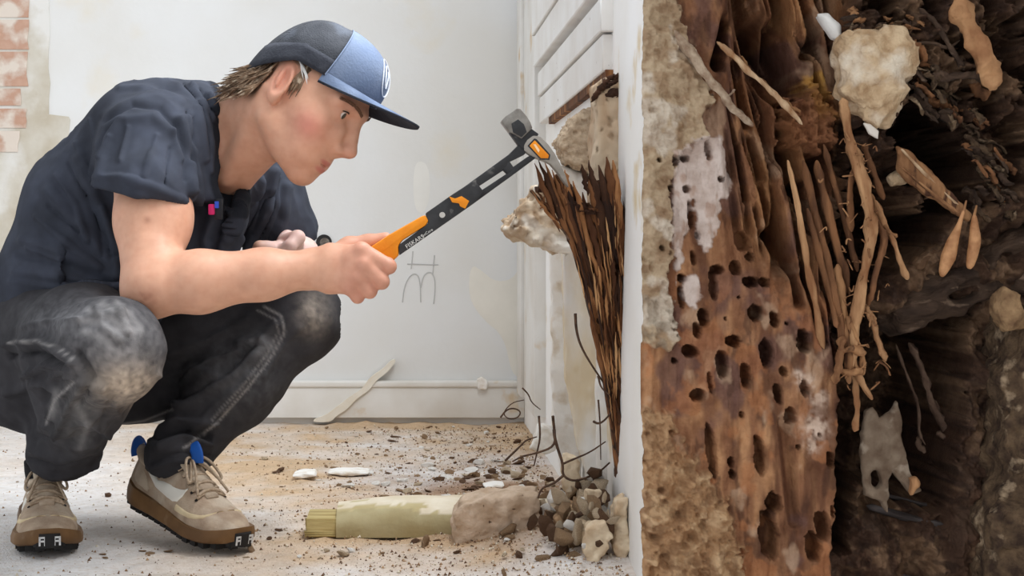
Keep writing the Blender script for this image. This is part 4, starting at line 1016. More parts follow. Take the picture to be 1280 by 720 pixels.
for a in [(668, 204, 700, 290, .0055), (673, 200, 715, 310, .006), (681, 203, 722, 330, .006), (690, 212, 728, 325, .0055), (698, 222, 735, 340, .006), (706, 212, 716, 262, .004), (705, 226, 740, 350, .006), (664, 238, 712, 300, .0035), (668, 236, 705, 285, .003), (716, 226, 748, 350, .006), (712, 232, 745, 380, .005), (736, 200, 752, 290, .005), (740, 214, 760, 320, .007), (748, 206, 764, 300, .007), (758, 196, 770, 290, .008), (766, 200, 775, 300, .008), (735, 222, 755, 300, .006), (752, 225, 772, 330, .008), (728, 240, 752, 340, .006), (770, 215, 779, 340, .006), (727, 205, 735, 245, .0045), (680, 245, 676, 262, .003)]:
    splinter(*a)
for i in range(60):
    t = rs.random(); y0 = rs.uniform(240, 520); y1 = y0 + rs.uniform(50, 130); f0 = np.interp(y0, [p[1] for p in LE], [p[0] for p in LE]); f1 = np.interp(min(y1, 640), [p[1] for p in LE], [p[0] for p in LE])
    splinter(f0 + (781 - f0) * t, y0, f1 + (781 - f1) * t, y1, rs.uniform(.002, .0045), rs.uniform(-.012, .0))
for i in range(70):
    t = rs.random(); y0 = rs.uniform(228, 500); y1 = y0 + rs.uniform(30, 90); f0 = np.interp(y0, [p[1] for p in LE], [p[0] for p in LE]); f1 = np.interp(min(y1, 640), [p[1] for p in LE], [p[0] for p in LE])
    splinter(f0 + (779 - f0) * t, y0, f1 + (779 - f1) * t + rs.uniform(-4, 4), y1, rs.uniform(.0010, .0022), rs.uniform(-.020, -.008), col=rs.choice([lin(186, 136, 90), lin(60, 38, 26), lin(210, 164, 116), lin(120, 78, 48)]), wob=.5, seg=6)
# pale wormy upright behind it, with its rotted top
up_ = thing('wormy_upright', P(760, 225, 2.44), 'pale upright timber riddled with worm holes above the rotten timber', 'timber')
V, Q = lump([(742, 108), (752, 100), (764, 96), (783, 92), (784, 300), (735, 300), (738, 200), (741, 150)], 2.44, .035, .008, .0035, .004, 45, 3); N = vnormals(V, Q); x, y = proj(V)
wh = fbm(np.stack([V[:, 0] * 260, V[:, 1] * 260, V[:, 2] * 130], 1), 1, 8); V = V - N * (.006 * sstep(.55, .7, wh))[:, None]
part('trunk', qmesh('trunk', V, Q, True), M_oldwood, up_)
for a in [(744, 118, 768, 92), (750, 112, 778, 98), (757, 120, 776, 112), (766, 100, 782, 88), (738, 128, 752, 108), (770, 122, 782, 108)]:
    splinter(*a, .006, .07, par=up_, mt=M_rotd, col=lin(60, 40, 28), wob=2, name='rotted_fibre')
# broken plaster and mortar along the right wall
tag(obj('plaster_chunk', lump_me([(629, 286), (640, 272), (655, 255), (668, 238), (690, 230), (716, 246), (722, 305), (712, 317), (690, 313), (668, 306), (650, 299), (638, 296)], 2.62, .045, .010, .0030, .009, 60, 5), M_plaster), 'jagged cream plaster chunk jutting from the wall below the hammer head', 'plaster')
tag(obj('mortar_patch', lump_me([(694, 178), (712, 150), (735, 136), (752, 150), (748, 222), (728, 214), (706, 206)], 2.72, .05, .010, .0025, .0045, 130, 6), M_mortar), 'rough grey-beige mortar patch beside the wormy upright', 'mortar')
tag(obj('plaster_edge', lump_me([(690, 205), (716, 214), (745, 226), (745, 270), (720, 268), (700, 240)], 2.74, .04, .01, .004, .005, 50, 9), M_plaster_w), 'white plaster edge behind the hammer claw', 'plaster')
b = MB(); b.box((XW - .004, 3.27, P(697, 397, 3.3)[2]), (XW + .005, 3.37, P(697, 318, 3.3)[2])); struct(obj('trim_9', b, mat('slot_brown', lin(120, 102, 84), lin(90, 74, 60), 30, .9)))
# paint layers peeling low on the wall: separate strips
for k, (pts, Y, mt) in enumerate([([(702, 300), (735, 290), (745, 400), (760, 520), (766, 610), (742, 612), (722, 560), (706, 470)], 2.70, M_layers), ([(687, 312), (704, 310), (712, 480), (726, 560), (724, 600), (704, 598), (690, 520)], 2.86, M_plaster_w), ([(744, 470), (756, 480), (770, 560), (774, 620), (752, 620), (744, 540)], 2.55, M_layers)]):
    o = part('paint_layer', lump_me(pts, Y, .018, .005, .004, .003, 40, 20 + k), mt, wall_right)
# roots and twigs
M_twig = mat('dry_root_bark', lin(104, 80, 64), lin(70, 52, 42), 120, .9, .6, 300)
root = thing('dry_roots', P(700, 610, 2.52), 'tangle of thin dry brown roots hanging at the foot of the wall', 'roots')
for pts, Y, r in [([(719, 392), (721, 413), (727, 434), (741, 460), (763, 490)], 2.40, .0022), ([(692, 537), (694, 548), (700, 567), (703, 580), (703, 595), (717, 602), (733, 597), (750, 590), (763, 578)], 2.45, .0024), ([(703, 595), (692, 605), (677, 610), (673, 623)], 2.45, .002), ([(703, 580), (720, 573), (737, 566), (756, 552)], 2.45, .0017), ([(692, 520), (693, 540), (693, 558), (670, 567), (653, 570), (640, 577)], 2.52, .0022), ([(632, 576), (650, 558), (657, 550), (672, 546)], 2.6, .0018), ([(673, 520), (675, 547), (672, 563), (668, 582)], 2.55, .0018), ([(626, 522), (633, 512), (643, 510), (652, 515), (646, 523), (635, 524), (628, 516), (640, 503), (655, 500)], 2.9, .0016), ([(652, 485), (660, 493), (664, 503), (675, 512)], 2.85, .0016), ([(748, 470), (751, 485), (763, 494)], 2.38, .0016), ([(742, 527), (748, 530), (756, 526), (766, 514)], 2.38, .0020), ([(747, 500), (750, 530), (750, 575)], 2.4, .0014), ([(664, 238), (680, 256), (698, 280), (712, 300)], 2.33, .0024)]:
    b = MB(); q = chaikin([P(x + rs.uniform(-1, 1), y, Y + rs.uniform(-.01, .01)) for x, y in pts], 2); n = len(q); b.tube(q, [r * (1.1 - .6 * i / n) for i in range(n)], 6); part('root', b.mesh('root', True), M_twig, root)

# ---------------------------------------------------------------- things on the floor
def fz(X, Y):                                                # floor height
    i = int(np.clip(np.searchsorted(gx, X) - 1, 0, nx - 2)); j = int(np.clip(np.searchsorted(gy, Y) - 1, 0, ny - 2)); return float(max(FZ[i, j], FZ[i + 1, j], FZ[i, j + 1], FZ[i + 1, j + 1]))
FZ = (hz * (0.3 + sand) + pile - .004)
# old moulding: olive side, chipped cream top, fluted end
beam = thing('old_moulding', (.03, 2.66, 0), 'old olive and cream wooden moulding lying on the dusty floor', 'moulding')
x0, x1 = P(380, 672, 2.59)[0], P(700, 660, 2.60)[0]; pr = [(0, 0), (-.002, .018), (.006, .031), (.018, .036), (.075, .040), (.105, .037), (.112, .02), (.112, 0)]
def yb(x): return 2.586 + .03 * (x - x0)
def zt(x): return 1.0 + .35 * sstep(x0, x0 + .18, x)
nb = 60; VV = []; CC = []
for i in range(nb + 1):
    x = x0 + .052 + (x1 - x0 - .052) * i / nb
    for k, (a, zq) in enumerate(chaikin(pr, 2)):
        n_ = fbm(np.array([x * 30, a * 60, 1.]), 3, 6); VV.append((x, yb(x) + a * 1.15, zq * zt(x) + .001 * n_))
        chip = fbm(np.array([x * 22, a * 26 + zq * 20, 4.]), 3, 12); e = zq * zt(x) + .012 * chip
        CC.append(lin(180, 168, 130) if (a < .02 and e < .034) else (lin(232, 222, 202) if chip > -.25 else lin(196, 182, 140)))
m_ = len(chaikin(pr, 2)); FF = [(i * m_ + k, i * m_ + k + 1, (i + 1) * m_ + k + 1, (i + 1) * m_ + k) for i in range(nb) for k in range(m_ - 1)] + [tuple(range(m_))[::-1], tuple(nb * m_ + k for k in range(m_))]
mb = MB(); mb.V = VV; mb.F = FF; mb.C = CC
M_beam = mat('chipped_paint', W1, (.86, .82, .74), 26, .7, .5, 120, attr=True, bdist=.002)
part('painted_length', smooth_by_angle(mb.mesh('beam'), 35), M_beam, beam)
M_beamwood = mat('bare_yellow_wood', lin(198, 180, 126), lin(160, 138, 84), 60, .8, .8, 200, stretch=(.15, 1, 1))
for k in range(9):                                           # flutes of the bare end
    z0 = .003 + .0032 * k; b = MB(); xe = x0 + .052; b.tube([(x0 + rs.uniform(0, .004), yb(x0) + .004 + .001 * k, z0), (xe + .004, yb(xe) + .003 + .001 * k, z0 + .0002)], .0021, 6, 1); part('flute', b.mesh('flute', True), M_beamwood, beam)
b = MB(); b.box((x0 + .003, yb(x0) + .005, 0), (x0 + .054, yb(x0) + .10, .031)); part('bare_end', bevel(b.mesh('be'), .004), M_beamwood, beam)
# mortar block in front of it
tag(obj('mortar_block', lump_me([(568, 640), (578, 622), (600, 616), (650, 611), (668, 613), (676, 640), (682, 664), (660, 673), (640, 680), (600, 684), (570, 683), (566, 660)], 2.545, .042, .007, .0032, .005, 55, 31, skew=(0, -.25)), mat('sandy_mortar', lin(216, 194, 172), lin(190, 166, 142), 40, .95, .8, 160, c3=lin(92, 68, 54), scale3=70, cont3=(.68, .72), bdist=.003)), 'big sandy mortar block resting against the fallen moulding', 'mortar block')
# rubble heap at the wall foot: individual pieces
RK = [rock_mesh(s, (1, g1, g2), 2) for s, g1, g2 in ((1, .8, .6), (2, .7, .5), (3, .9, .7), (4, .55, .35), (5, .8, .3), (6, .6, .8))]
MT = [M_plaster, M_plaster_w, mat('tan_rubble', lin(196, 164, 128), lin(146, 112, 82), 30, .95, .9, 120, bdist=.004), mat('brown_rubble', lin(134, 100, 74), lin(92, 66, 48), 30, .95, .9, 120, bdist=.004)]
MT[0] = mat('cream_rubble', lin(232, 214, 186), lin(190, 162, 130), 30, .95, .8, 120, bdist=.004)
RM = {}
def piece(kind, shape, loc, size, rot, name, label, cat, group):
    key = (shape, kind)
    if key not in RM: m2 = RK[shape].copy(); m2.materials.clear(); m2.materials.append(MT[kind]); RM[key] = m2
    o = obj(name, RM[key]); o.location = [float(v) for v in loc]; hv = (loc[0] * 913.7 + loc[1] * 517.3) % 1; o.scale = (size * (.8 + .5 * hv), size * (1.2 - .5 * hv), size * (.8 + .4 * hv)); o.rotation_euler = rot; return tag(o, label, cat, group)
NMS = [('plaster_lump', 'cream plaster lump in the rubble heap at the wall foot'), ('white_plaster_lump', 'white plaster lump in the rubble heap at the wall foot'), ('tan_lump', 'tan rubble piece in the heap at the wall foot'), ('brown_lump', 'brown rotten rubble piece in the heap at the wall foot')]
rr = random.Random(77); placed = []
for (x, y, s, kd, sh_) in [(716, 668, .030, 2, 0), (735, 650, .026, 0, 1), (752, 640, .024, 1, 5), (700, 622, .024, 0, 0), (745, 605, .020, 1, 3), (722, 648, .024, 0, 5), (728, 625, .024, 0, 1), (708, 640, .022, 2, 2), (752, 628, .022, 2, 0), (722, 700, .026, 2, 1), (768, 706, .022, 2, 5), (690, 665, .018, 3, 0), (700, 690, .020, 3, 2), (680, 700, .018, 2, 1), (735, 675, .020, 3, 5), (776, 612, .028, 0, 5), (766, 595, .020, 1, 0), (712, 612, .016, 0, 3)]:
    Yq = np.interp(y, [590, 710], [2.48, 2.30]); pt = P(x, y, Yq); pt[0] = min(pt[0], XW - s * .8)
    piece(kd, sh_, pt, s, (rr.uniform(0, 6), rr.uniform(0, 6), rr.uniform(0, 6)), NMS[kd][0], NMS[kd][1], 'rubble', 'rubble heap pieces')
for i in range(120):
    Xq = XW - .02 - abs(rr.gauss(0, .065)); Yq = rr.uniform(2.25, 2.95) if i < 90 else rr.uniform(2.28, 2.6); s = rr.uniform(.006, .018) if i < 90 else rr.uniform(.012, .026); hgt = .10 * math.exp(-((XW - Xq) / .08) ** 2) * math.exp(-((Yq - 2.40) / .22) ** 2)
    kd = rr.choice([0, 0, 1, 2, 2, 3, 3]); piece(kd, rr.randrange(6), (Xq, Yq, fz(Xq, Yq) + s * .25 + hgt * rr.uniform(.3, 1)), s, (rr.uniform(0, 6), rr.uniform(0, 6), rr.uniform(0, 6)), NMS[kd][0], NMS[kd][1], 'rubble', 'rubble heap pieces')
for pts, Yq, T_, mt, lab in [([(733, 613), (747, 612), (752, 627), (740, 633), (730, 627)], 2.40, .014, MT[0], 'small cream plaster block on top of the rubble heap'), ([(732, 653), (753, 650), (763, 667), (753, 693), (733, 707), (728, 687)], 2.30, .020, MT[0], 'large cream plaster block low in the rubble heap'), ([(767, 623), (782, 620), (785, 680), (780, 707), (767, 693), (763, 660)], 2.31, .020, MT[0], 'tall cream plaster slab leaning on the wall in the rubble heap'), ([(692, 647), (710, 627), (727, 623), (730, 640), (713, 660), (697, 667)], 2.42, .018, MT[2], 'broad tan mortar slab at the edge of the rubble heap'), ([(688, 667), (707, 673), (712, 687), (695, 690)], 2.40, .012, MT[2], 'small tan mortar slab in front of the mortar block'), ([(720, 650), (732, 653), (727, 667), (717, 668)], 2.34, .010, MT[0], 'flat cream flake standing in the rubble heap'), ([(704, 566), (720, 570), (727, 608), (710, 622), (702, 600)], 2.50, .014, MT[0], 'cream wooden shard standing against the wall above the heap'), ([(663, 558), (673, 530), (692, 536), (695, 562), (680, 566)], 2.78, .016, M_plaster_w, 'white plaster wedge standing at the foot of the wall')]:
    tag(obj('plaster_block', lump_me(pts, Yq, T_, .004, .0026, .0045, 75, int(Yq * 100)), mt), lab, 'plaster')
b = MB(); b.tube([P(716, 648, 2.36), P(737, 636, 2.35), P(760, 624, 2.36)], [.0035, .0045, .003], 7); tag(obj('broken_branch', b.mesh('br', True), M_twig), 'short dark branch lying across the rubble heap', 'branch')
# loose plaster slabs and chips on the floor
for (pts, Y, lab) in [([(411, 588), (420, 583), (448, 583), (462, 586), (460, 591), (440, 595), (424, 593)], 3.32, 'long white plaster flake on the floor near the back skirting'), ([(366, 597), (380, 591), (394, 592), (397, 599), (384, 604), (370, 604)], 3.24, 'pale plaster flake beside the long white flake'), ([(604, 606), (618, 600), (630, 602), (626, 609), (608, 610)], 3.15, 'pale chip lying behind the mortar block'), ([(596, 474), (602, 470), (610, 476), (608, 487), (598, 486)], YW - .03, 'small white plaster lump on top of the skirting board')]:
    V, Q = lump(pts, Y, .012, .003, .003, .0015, 60, 3, skew=(0, 0)); o = obj('plaster_flake', qmesh('fl', V, Q), M_plaster_w)
    if Y < 4: 
        zmin = V[:, 2].min(); xm, ym = V[:, 0].mean(), V[:, 1].mean(); V2 = V.copy(); V2[:, 2] = fz(xm, ym) + (V[:, 2] - zmin) * .55; V2[:, 1] = ym + (V[:, 1] - ym) * 3; o.data.vertices.foreach_set('co', V2.astype(np.float32).ravel())
    tag(o, lab, 'plaster')
CN = [('plaster_chip', 'small cream plaster chip scattered over the dusty floor'), ('white_chip', 'small white plaster chip scattered over the dusty floor'), ('tan_chip', 'small tan mortar crumb scattered over the dusty floor'), ('wood_crumb', 'small brown wood crumb scattered over the dusty floor')]
n_ = 0
while n_ < 215:
    Yq = rr.uniform(2.42, 4.15); Xq = XW - .03 - abs(rr.gauss(0, .30)) if rr.random() < .8 else rr.uniform(-.9, .3)
    if Xq < -1.0 or (x0 - .02 < Xq < x1 and 2.56 < Yq < 2.74) or (Xq < -.27 and Yq > 2.35 and Yq < 2.8): continue
    s = rr.choice([.005, .006, .007, .008, .010, .013, .016]) * (.8 if Xq < -.1 else 1); kd = rr.choice([0, 1, 2, 2, 3, 3, 2]); sh_ = rr.choice([3, 4, 4, 1, 0])
    piece(kd, sh_, (Xq, Yq, fz(Xq, Yq) + s * .12), s, (rr.uniform(-.3, .3), rr.uniform(-.3, .3), rr.uniform(0, 6)), CN[kd][0], CN[kd][1], 'debris', 'debris chips on the floor'); n_ += 1
for i in range(55):
    Xq = XW - .03 - abs(rr.gauss(0, .16)); Yq = rr.uniform(2.75, 3.5); s = rr.uniform(.010, .021); kd = rr.choice([0, 1, 2, 3, 3, 2])
    piece(kd, rr.choice([3, 4, 4, 1]), (Xq, Yq, fz(Xq, Yq) + s * .15), s, (rr.uniform(-.3, .3), rr.uniform(-.3, .3), rr.uniform(0, 6)), CN[kd][0], CN[kd][1], 'debris', 'debris chips on the floor')
for kd, lst in ((3, [(188, 690, .010), (128, 690, .008), (178, 686, .009), (210, 688, .010), (132, 694, .006)]),):
    for x, y, s in lst:
        Yq = HCAM * FPX / (y - CY); Xq = (x - CX) * Yq / FPX; piece(2, 4, (Xq, Yq, fz(Xq, Yq) + s * .12), s, (.1, .1, x), CN[2][0], CN[2][1], 'debris', 'debris chips on the floor')
# grit: too fine to count
g = np.random.default_rng(5); nG = 9000
Xg = np.where(g.random(nG) < .75, XW - .01 - np.abs(g.normal(0, .32, nG)), g.uniform(-1.2, XW - .02, nG)); Yg = 2.2 + 1.95 * g.random(nG) ** 1.2; sg = .0009 + .0028 * g.random(nG) ** 3
Zg = np.array([fz(a, c) for a, c in zip(Xg, Yg)]); T4 = np.array([[1, 0, -.3], [-.5, .87, -.3], [-.5, -.87, -.3], [0, 0, .9]])
an = g.uniform(0, 6.28, nG); ca, sa = np.cos(an), np.sin(an); VV = np.zeros((nG, 4, 3)); VV[..., 0] = Xg[:, None] + sg[:, None] * (T4[:, 0] * ca[:, None] - T4[:, 1] * sa[:, None]); VV[..., 1] = Yg[:, None] + sg[:, None] * (T4[:, 0] * sa[:, None] + T4[:, 1] * ca[:, None]); VV[..., 2] = Zg[:, None] + sg[:, None] * T4[:, 2] + .0003
F4 = np.array([[0, 1, 3], [1, 2, 3], [2, 0, 3], [0, 2, 1]]); FF = (np.arange(nG)[:, None, None] * 4 + F4).reshape(-1, 3)
pc = np.array([lin(222, 210, 190), lin(150, 118, 88), lin(108, 80, 60), lin(186, 154, 120)])[g.integers(0, 4, nG)]
gr = obj('grit', qmesh('grit', VV.reshape(-1, 3), FF, False, np.repeat(pc, 4, 0)), mat('grit', W1, attr=True, rough=.95)); gr['kind'] = 'stuff'; tag(gr, 'fine sandy grit strewn over the floor', 'grit')
# ---------------------------------------------------------------- foreground: old wall post, crusted with plaster and eaten by insects
YP = .70; SC = YP / FPX
post = thing('eaten_post', (.20, .78, 0), 'old timber post riddled with insect holes, plaster crust on one edge', 'post')
ppx = np.concatenate([np.arange(803, 1290, 1.5), np.linspace(1294, 1345, 10)]); py_in = np.arange(-24, 746, 1.5)
py_out0 = np.linspace(-1500, -26, 60); py_out1 = np.linspace(748, CY + HCAM / SC, 46)
ppy = np.concatenate([py_out0, py_in, py_out1])
A, B = np.meshgrid(ppx, ppy, indexing='ij'); Z0 = A * 0
def N2(sx, sy, o=3, sd=0, sh=0): return fbm(np.stack([(A - sh * B) / sx, B / sy, Z0], -1), o, sd)
def pm(pts, soft=6, rough=4, sd=1):
    """soft, ragged polygon mask"""
    return sstep(soft / 2, -soft / 2, poly_sd(A, B, pts) + rough * N2(9, 9, 3, sd))
def st(pts, w): return np.exp(-(seg_dist(A.ravel(), B.ravel(), pts).reshape(A.shape) / w) ** 2)
# curved grain: upper strands sweep from the top left down to the right
sweep = -.12 * np.clip(B - 330, -400, 0) + .0009 * np.clip(330 - B, 0, 400) ** 2 * .35
U = A + sweep * .9
def G2(sx, sy, o=3, sd=0): return fbm(np.stack([U / sx, B / sy, Z0], -1), o, sd)
ridge = 1 - np.abs(G2(15, 150, 3, 5)); ridge2 = 1 - np.abs(G2(34, 260, 2, 7))
# depth in metres behind the face plane
fib = sstep(900, 960, A) * sstep(400, 300, B + .25 * (1050 - A))           # loose strands, upper middle
D = .003 + .0012 * N2(30, 60, 3, 2) + .0006 * N2(5, 22, 3, 3) + (.0014 * (1 - ridge)) * (1 - fib)
D += fib * (.004 + .026 * sstep(.22, .75, 1 - ridge) + .012 * sstep(.1, .6, 1 - ridge2))
D += .018 * sstep(330, 60, B) * sstep(900, 940, A)                        # the upper part is hollowed
# dark slots between strands
for pts, w, d in [([(917, 20), (908, 55), (902, 78)], 7, .05), ([(968, 20), (985, 60), (1003, 110), (1008, 130)], 9, .06), ([(990, 20), (1003, 70), (1008, 110)], 7, .05), ([(935, 70), (945, 110), (952, 150)], 4, .03), ([(1006, 190), (1010, 240), (1016, 290)], 6, .05), ([(966, 240), (972, 300), (985, 330)], 3.5, .03), ([(985, 290), (1000, 350), (1004, 380)], 5, .03), ([(1022, 230), (1034, 300), (1044, 360)], 5, .05), ([(1040, 200), (1052, 270), (1062, 330)], 8, .07), ([(1012, 330), (1026, 390), (1036, 430)], 4, .03), ([(1045, 370), (1050, 420), (1058, 470)], 5, .04), ([(960, 290), (975, 320)], 4, .02), ([(1040, 30), (1030, 60)], 6, .03), ([(930, 180), (940, 250)], 3, .015), ([(915, 120), (930, 190), (938, 250)], 3, .015), ([(955, 170), (968, 220)], 4, .02)]:
    D += d * st(pts, w)
# frassy bridge between strands
fr_ = pm([(990, 120), (1030, 100), (1060, 130), (1062, 175), (1030, 190), (1000, 175)], 14, 10, 8)
D = D * (1 - fr_) + fr_ * (.012 + .004 * N2(7, 7, 4, 9))
yl = pm([(1018, 90), (1050, 85), (1055, 140), (1030, 150)], 10, 6, 10)
# cavities on the right
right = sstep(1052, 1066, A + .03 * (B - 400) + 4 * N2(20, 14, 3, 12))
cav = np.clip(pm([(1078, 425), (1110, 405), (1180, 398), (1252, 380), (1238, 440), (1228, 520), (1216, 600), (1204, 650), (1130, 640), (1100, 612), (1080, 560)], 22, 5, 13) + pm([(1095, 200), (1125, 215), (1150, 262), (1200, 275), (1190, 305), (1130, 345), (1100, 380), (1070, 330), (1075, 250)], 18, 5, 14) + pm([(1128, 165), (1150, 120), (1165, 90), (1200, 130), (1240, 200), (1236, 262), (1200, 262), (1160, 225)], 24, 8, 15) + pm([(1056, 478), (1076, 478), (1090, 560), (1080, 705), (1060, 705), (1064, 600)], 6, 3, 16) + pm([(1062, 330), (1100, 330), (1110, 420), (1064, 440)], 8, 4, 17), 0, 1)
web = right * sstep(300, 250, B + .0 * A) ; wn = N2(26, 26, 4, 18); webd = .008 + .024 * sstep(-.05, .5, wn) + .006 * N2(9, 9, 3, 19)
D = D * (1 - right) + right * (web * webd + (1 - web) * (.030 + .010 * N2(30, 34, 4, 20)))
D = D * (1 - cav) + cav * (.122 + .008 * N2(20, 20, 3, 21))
# holes and galleries
HO = [(859, 236, 5, 5), (903, 224, 4.5, 4), (886, 188, 4, 12), (843, 201, 5, 6), (856, 198, 6, 4), (865, 270, 4, 19), (874, 294, 3, 5), (869, 323, 4, 9), (854, 348, 6, 6), (853, 372, 4, 14), (934, 302, 11, 14), (941, 321, 5, 6), (899, 337, 9, 6), (894, 357, 6, 19), (923, 335, 8, 9), (942, 353, 10, 8), (959, 353, 7, 7), (948, 392, 9.5, 11), (971, 400, 6.5, 10), (880, 397, 7, 11), (873, 413, 5, 10), (865, 440, 11, 8), (919, 427, 10, 8), (905, 455, 8, 19), (961, 442, 9.5, 18), (934, 469, 7, 16), (982, 465, 5, 6), (1008, 428, 9, 16), (909, 399, 2.2, 2.2), (1009, 487, 6, 10), (991, 521, 8, 12), (975, 494, 6, 13), (875, 495, 10, 9), (890, 480, 3, 15), (891, 566, 6, 33), (916, 579, 4.5, 7), (918, 595, 4, 6), (953, 572, 8, 25), (1042, 577, 6, 10), (970, 630, 10, 13), (964, 674, 13, 32), (1031, 660, 10, 20), (1020, 686, 11, 20), (1043, 640, 3, 8), (930, 520, 3, 4), (1028, 545, 2.5, 3), (845, 452, 4, 4), (838, 235, 3, 4), (822, 200, 3, 3), (828, 310, 3, 4), (926, 372, 2, 2), (986, 405, 2, 2.5), (1000, 560, 2.5, 3), (950, 240, 4, 9), (958, 192, 5, 9), (972, 268, 4, 10), (930, 150, 4, 8)]
rgh = .16 * N2(7, 7, 3, 25)
for cx, cy, rx_, ry_ in HO:
    e = np.sqrt(((A - cx - .12 * (B - cy)) / rx_) ** 2 + ((B - cy) / ry_) ** 2) + rgh; D = np.maximum(D, (.006 + .0016 * min(rx_, 9)) * sstep(1.12, .78, e) + D * sstep(.6, 1.1, e) * 0)
tube_ = st([(983, 530), (988, 580), (992, 620), (996, 655)], 11); D = np.maximum(D, .010 * tube_ - .001)
# plaster crust, thin paint, sandy lumps
crust = pm([(780, -60), (848, -60), (852, 20), (868, 62), (886, 108), (892, 126), (878, 148), (884, 172), (862, 186), (846, 196), (838, 250), (842, 300), (836, 350), (846, 420), (836, 436), (803, 428), (780, 430)], 4, 5, 30)
paint = np.clip(pm([(842, 190), (884, 168), (902, 172), (914, 205), (921, 228), (916, 244), (904, 250), (898, 290), (886, 316), (874, 300), (868, 250), (858, 300), (846, 360), (842, 300)], 3, 4, 31) + pm([(852, 350), (872, 344), (878, 372), (872, 388), (856, 378)], 3, 3, 32), 0, 1)
sandm = pm([(780, 520), (830, 510), (852, 560), (880, 590), (912, 640), (930, 690), (936, 1300), (780, 1300)], 12, 10, 33)
D -= crust * (.006 + .0035 * N2(26, 22, 4, 34) + .0012 * N2(6, 6, 3, 35)); D -= paint * .0012
D -= sandm * (.004 + .0055 * N2(16, 14, 4, 36)); D += .0025 * sstep(803 + 14, 803, A + 4 * N2(30, 30, 2, 37)) ** 2
outside = np.clip(sstep(-20, -120, B) + sstep(740, 840, B), 0, 1); D = D * (1 - outside) + outside * (.004 + .006 * N2(14, 160, 4, 38))
# colours of wood, plaster, frass
Cw = np.zeros(A.shape + (3,)); Cw[:] = lin(148, 102, 72)
def mixc(w, col): 
    global Cw
    Cw = Cw * (1 - w[..., None]) + lin(*col) * w[..., None]
mixc(np.clip(.15 + .6 * G2(12, 70, 4, 50) + .35 * N2(22, 26, 3, 49), 0, 1), (198, 148, 106)); mixc(.8 * sstep(.05, .7, G2(20, 110, 4, 51)), (104, 66, 46)); mixc(.75 * sstep(.1, .55, N2(40, 50, 3, 52)), (112, 80, 72)); mixc(.6 * sstep(.3, .7, N2(14, 40, 4, 48)), (78, 50, 38)); mixc(.55 * sstep(.35, .7, N2(30, 44, 4, 47)), (206, 172, 142))
mixc(.5 * sstep(.25, .6, N2(24, 30, 4, 53)) * sstep(300, 420, B), (188, 124, 80))
mixc(fib * .5 * sstep(.0, .6, G2(16, 150, 3, 71)), (188, 136, 88)); mixc(yl, (206, 156, 82)); mixc(.7 * fr_, (138, 88, 56))
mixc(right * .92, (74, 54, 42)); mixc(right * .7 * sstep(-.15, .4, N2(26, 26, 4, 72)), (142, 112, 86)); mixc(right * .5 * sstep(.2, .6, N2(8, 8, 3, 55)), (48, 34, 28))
mixc(crust, (194, 170, 140)); mixc(crust * sstep(.0, .5, N2(18, 12, 4, 56)), (176, 148, 118)); mixc(crust * .8 * sstep(.15, .5, N2(30, 36, 3, 57)), (224, 210, 192)); mixc(crust * .6 * sstep(330, 380, B) * sstep(-.1, .4, N2(12, 12, 3, 58)), (158, 144, 126))
mixc(paint * .95, (222, 204, 194)); mixc(paint * .6 * sstep(.2, .5, N2(12, 20, 3, 59)), (186, 152, 132))
mixc(sandm * .8, (190, 152, 112)); mixc(sandm * .8 * sstep(-.1, .5, N2(16, 14, 4, 73)), (218, 184, 144)); mixc(sandm * .5 * sstep(.2, .5, N2(9, 9, 3, 61)), (140, 104, 74))
for cx, cy, s in ((1010, 478, 8), (1022, 535, 12), (1000, 470, 5), (1018, 560, 7), (1026, 500, 8)): mixc(.85 * np.clip(np.exp(-((A - cx) ** 2 + (B - cy) ** 2) / s ** 2 / 1.5) * (1 + N2(5, 5, 3, 62)), 0, 1), (232, 206, 186))
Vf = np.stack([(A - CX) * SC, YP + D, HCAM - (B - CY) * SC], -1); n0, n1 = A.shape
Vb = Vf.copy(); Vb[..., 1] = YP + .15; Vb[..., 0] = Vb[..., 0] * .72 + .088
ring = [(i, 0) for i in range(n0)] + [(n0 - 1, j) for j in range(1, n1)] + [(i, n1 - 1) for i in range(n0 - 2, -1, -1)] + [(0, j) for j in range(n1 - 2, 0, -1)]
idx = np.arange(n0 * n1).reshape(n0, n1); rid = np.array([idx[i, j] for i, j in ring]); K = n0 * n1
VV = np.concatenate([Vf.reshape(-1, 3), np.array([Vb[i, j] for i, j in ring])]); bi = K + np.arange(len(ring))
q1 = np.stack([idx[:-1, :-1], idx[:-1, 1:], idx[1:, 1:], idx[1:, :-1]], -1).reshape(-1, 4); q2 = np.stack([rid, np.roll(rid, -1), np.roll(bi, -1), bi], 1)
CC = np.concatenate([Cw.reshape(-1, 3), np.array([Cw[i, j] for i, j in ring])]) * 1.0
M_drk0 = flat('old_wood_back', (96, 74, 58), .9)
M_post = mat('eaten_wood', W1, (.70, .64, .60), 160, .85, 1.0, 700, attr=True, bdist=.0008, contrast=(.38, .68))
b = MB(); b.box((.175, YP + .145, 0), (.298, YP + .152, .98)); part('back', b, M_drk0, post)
part('wood', qmesh('wood', VV, np.concatenate([q1, q2]), True, CC), M_post, post)

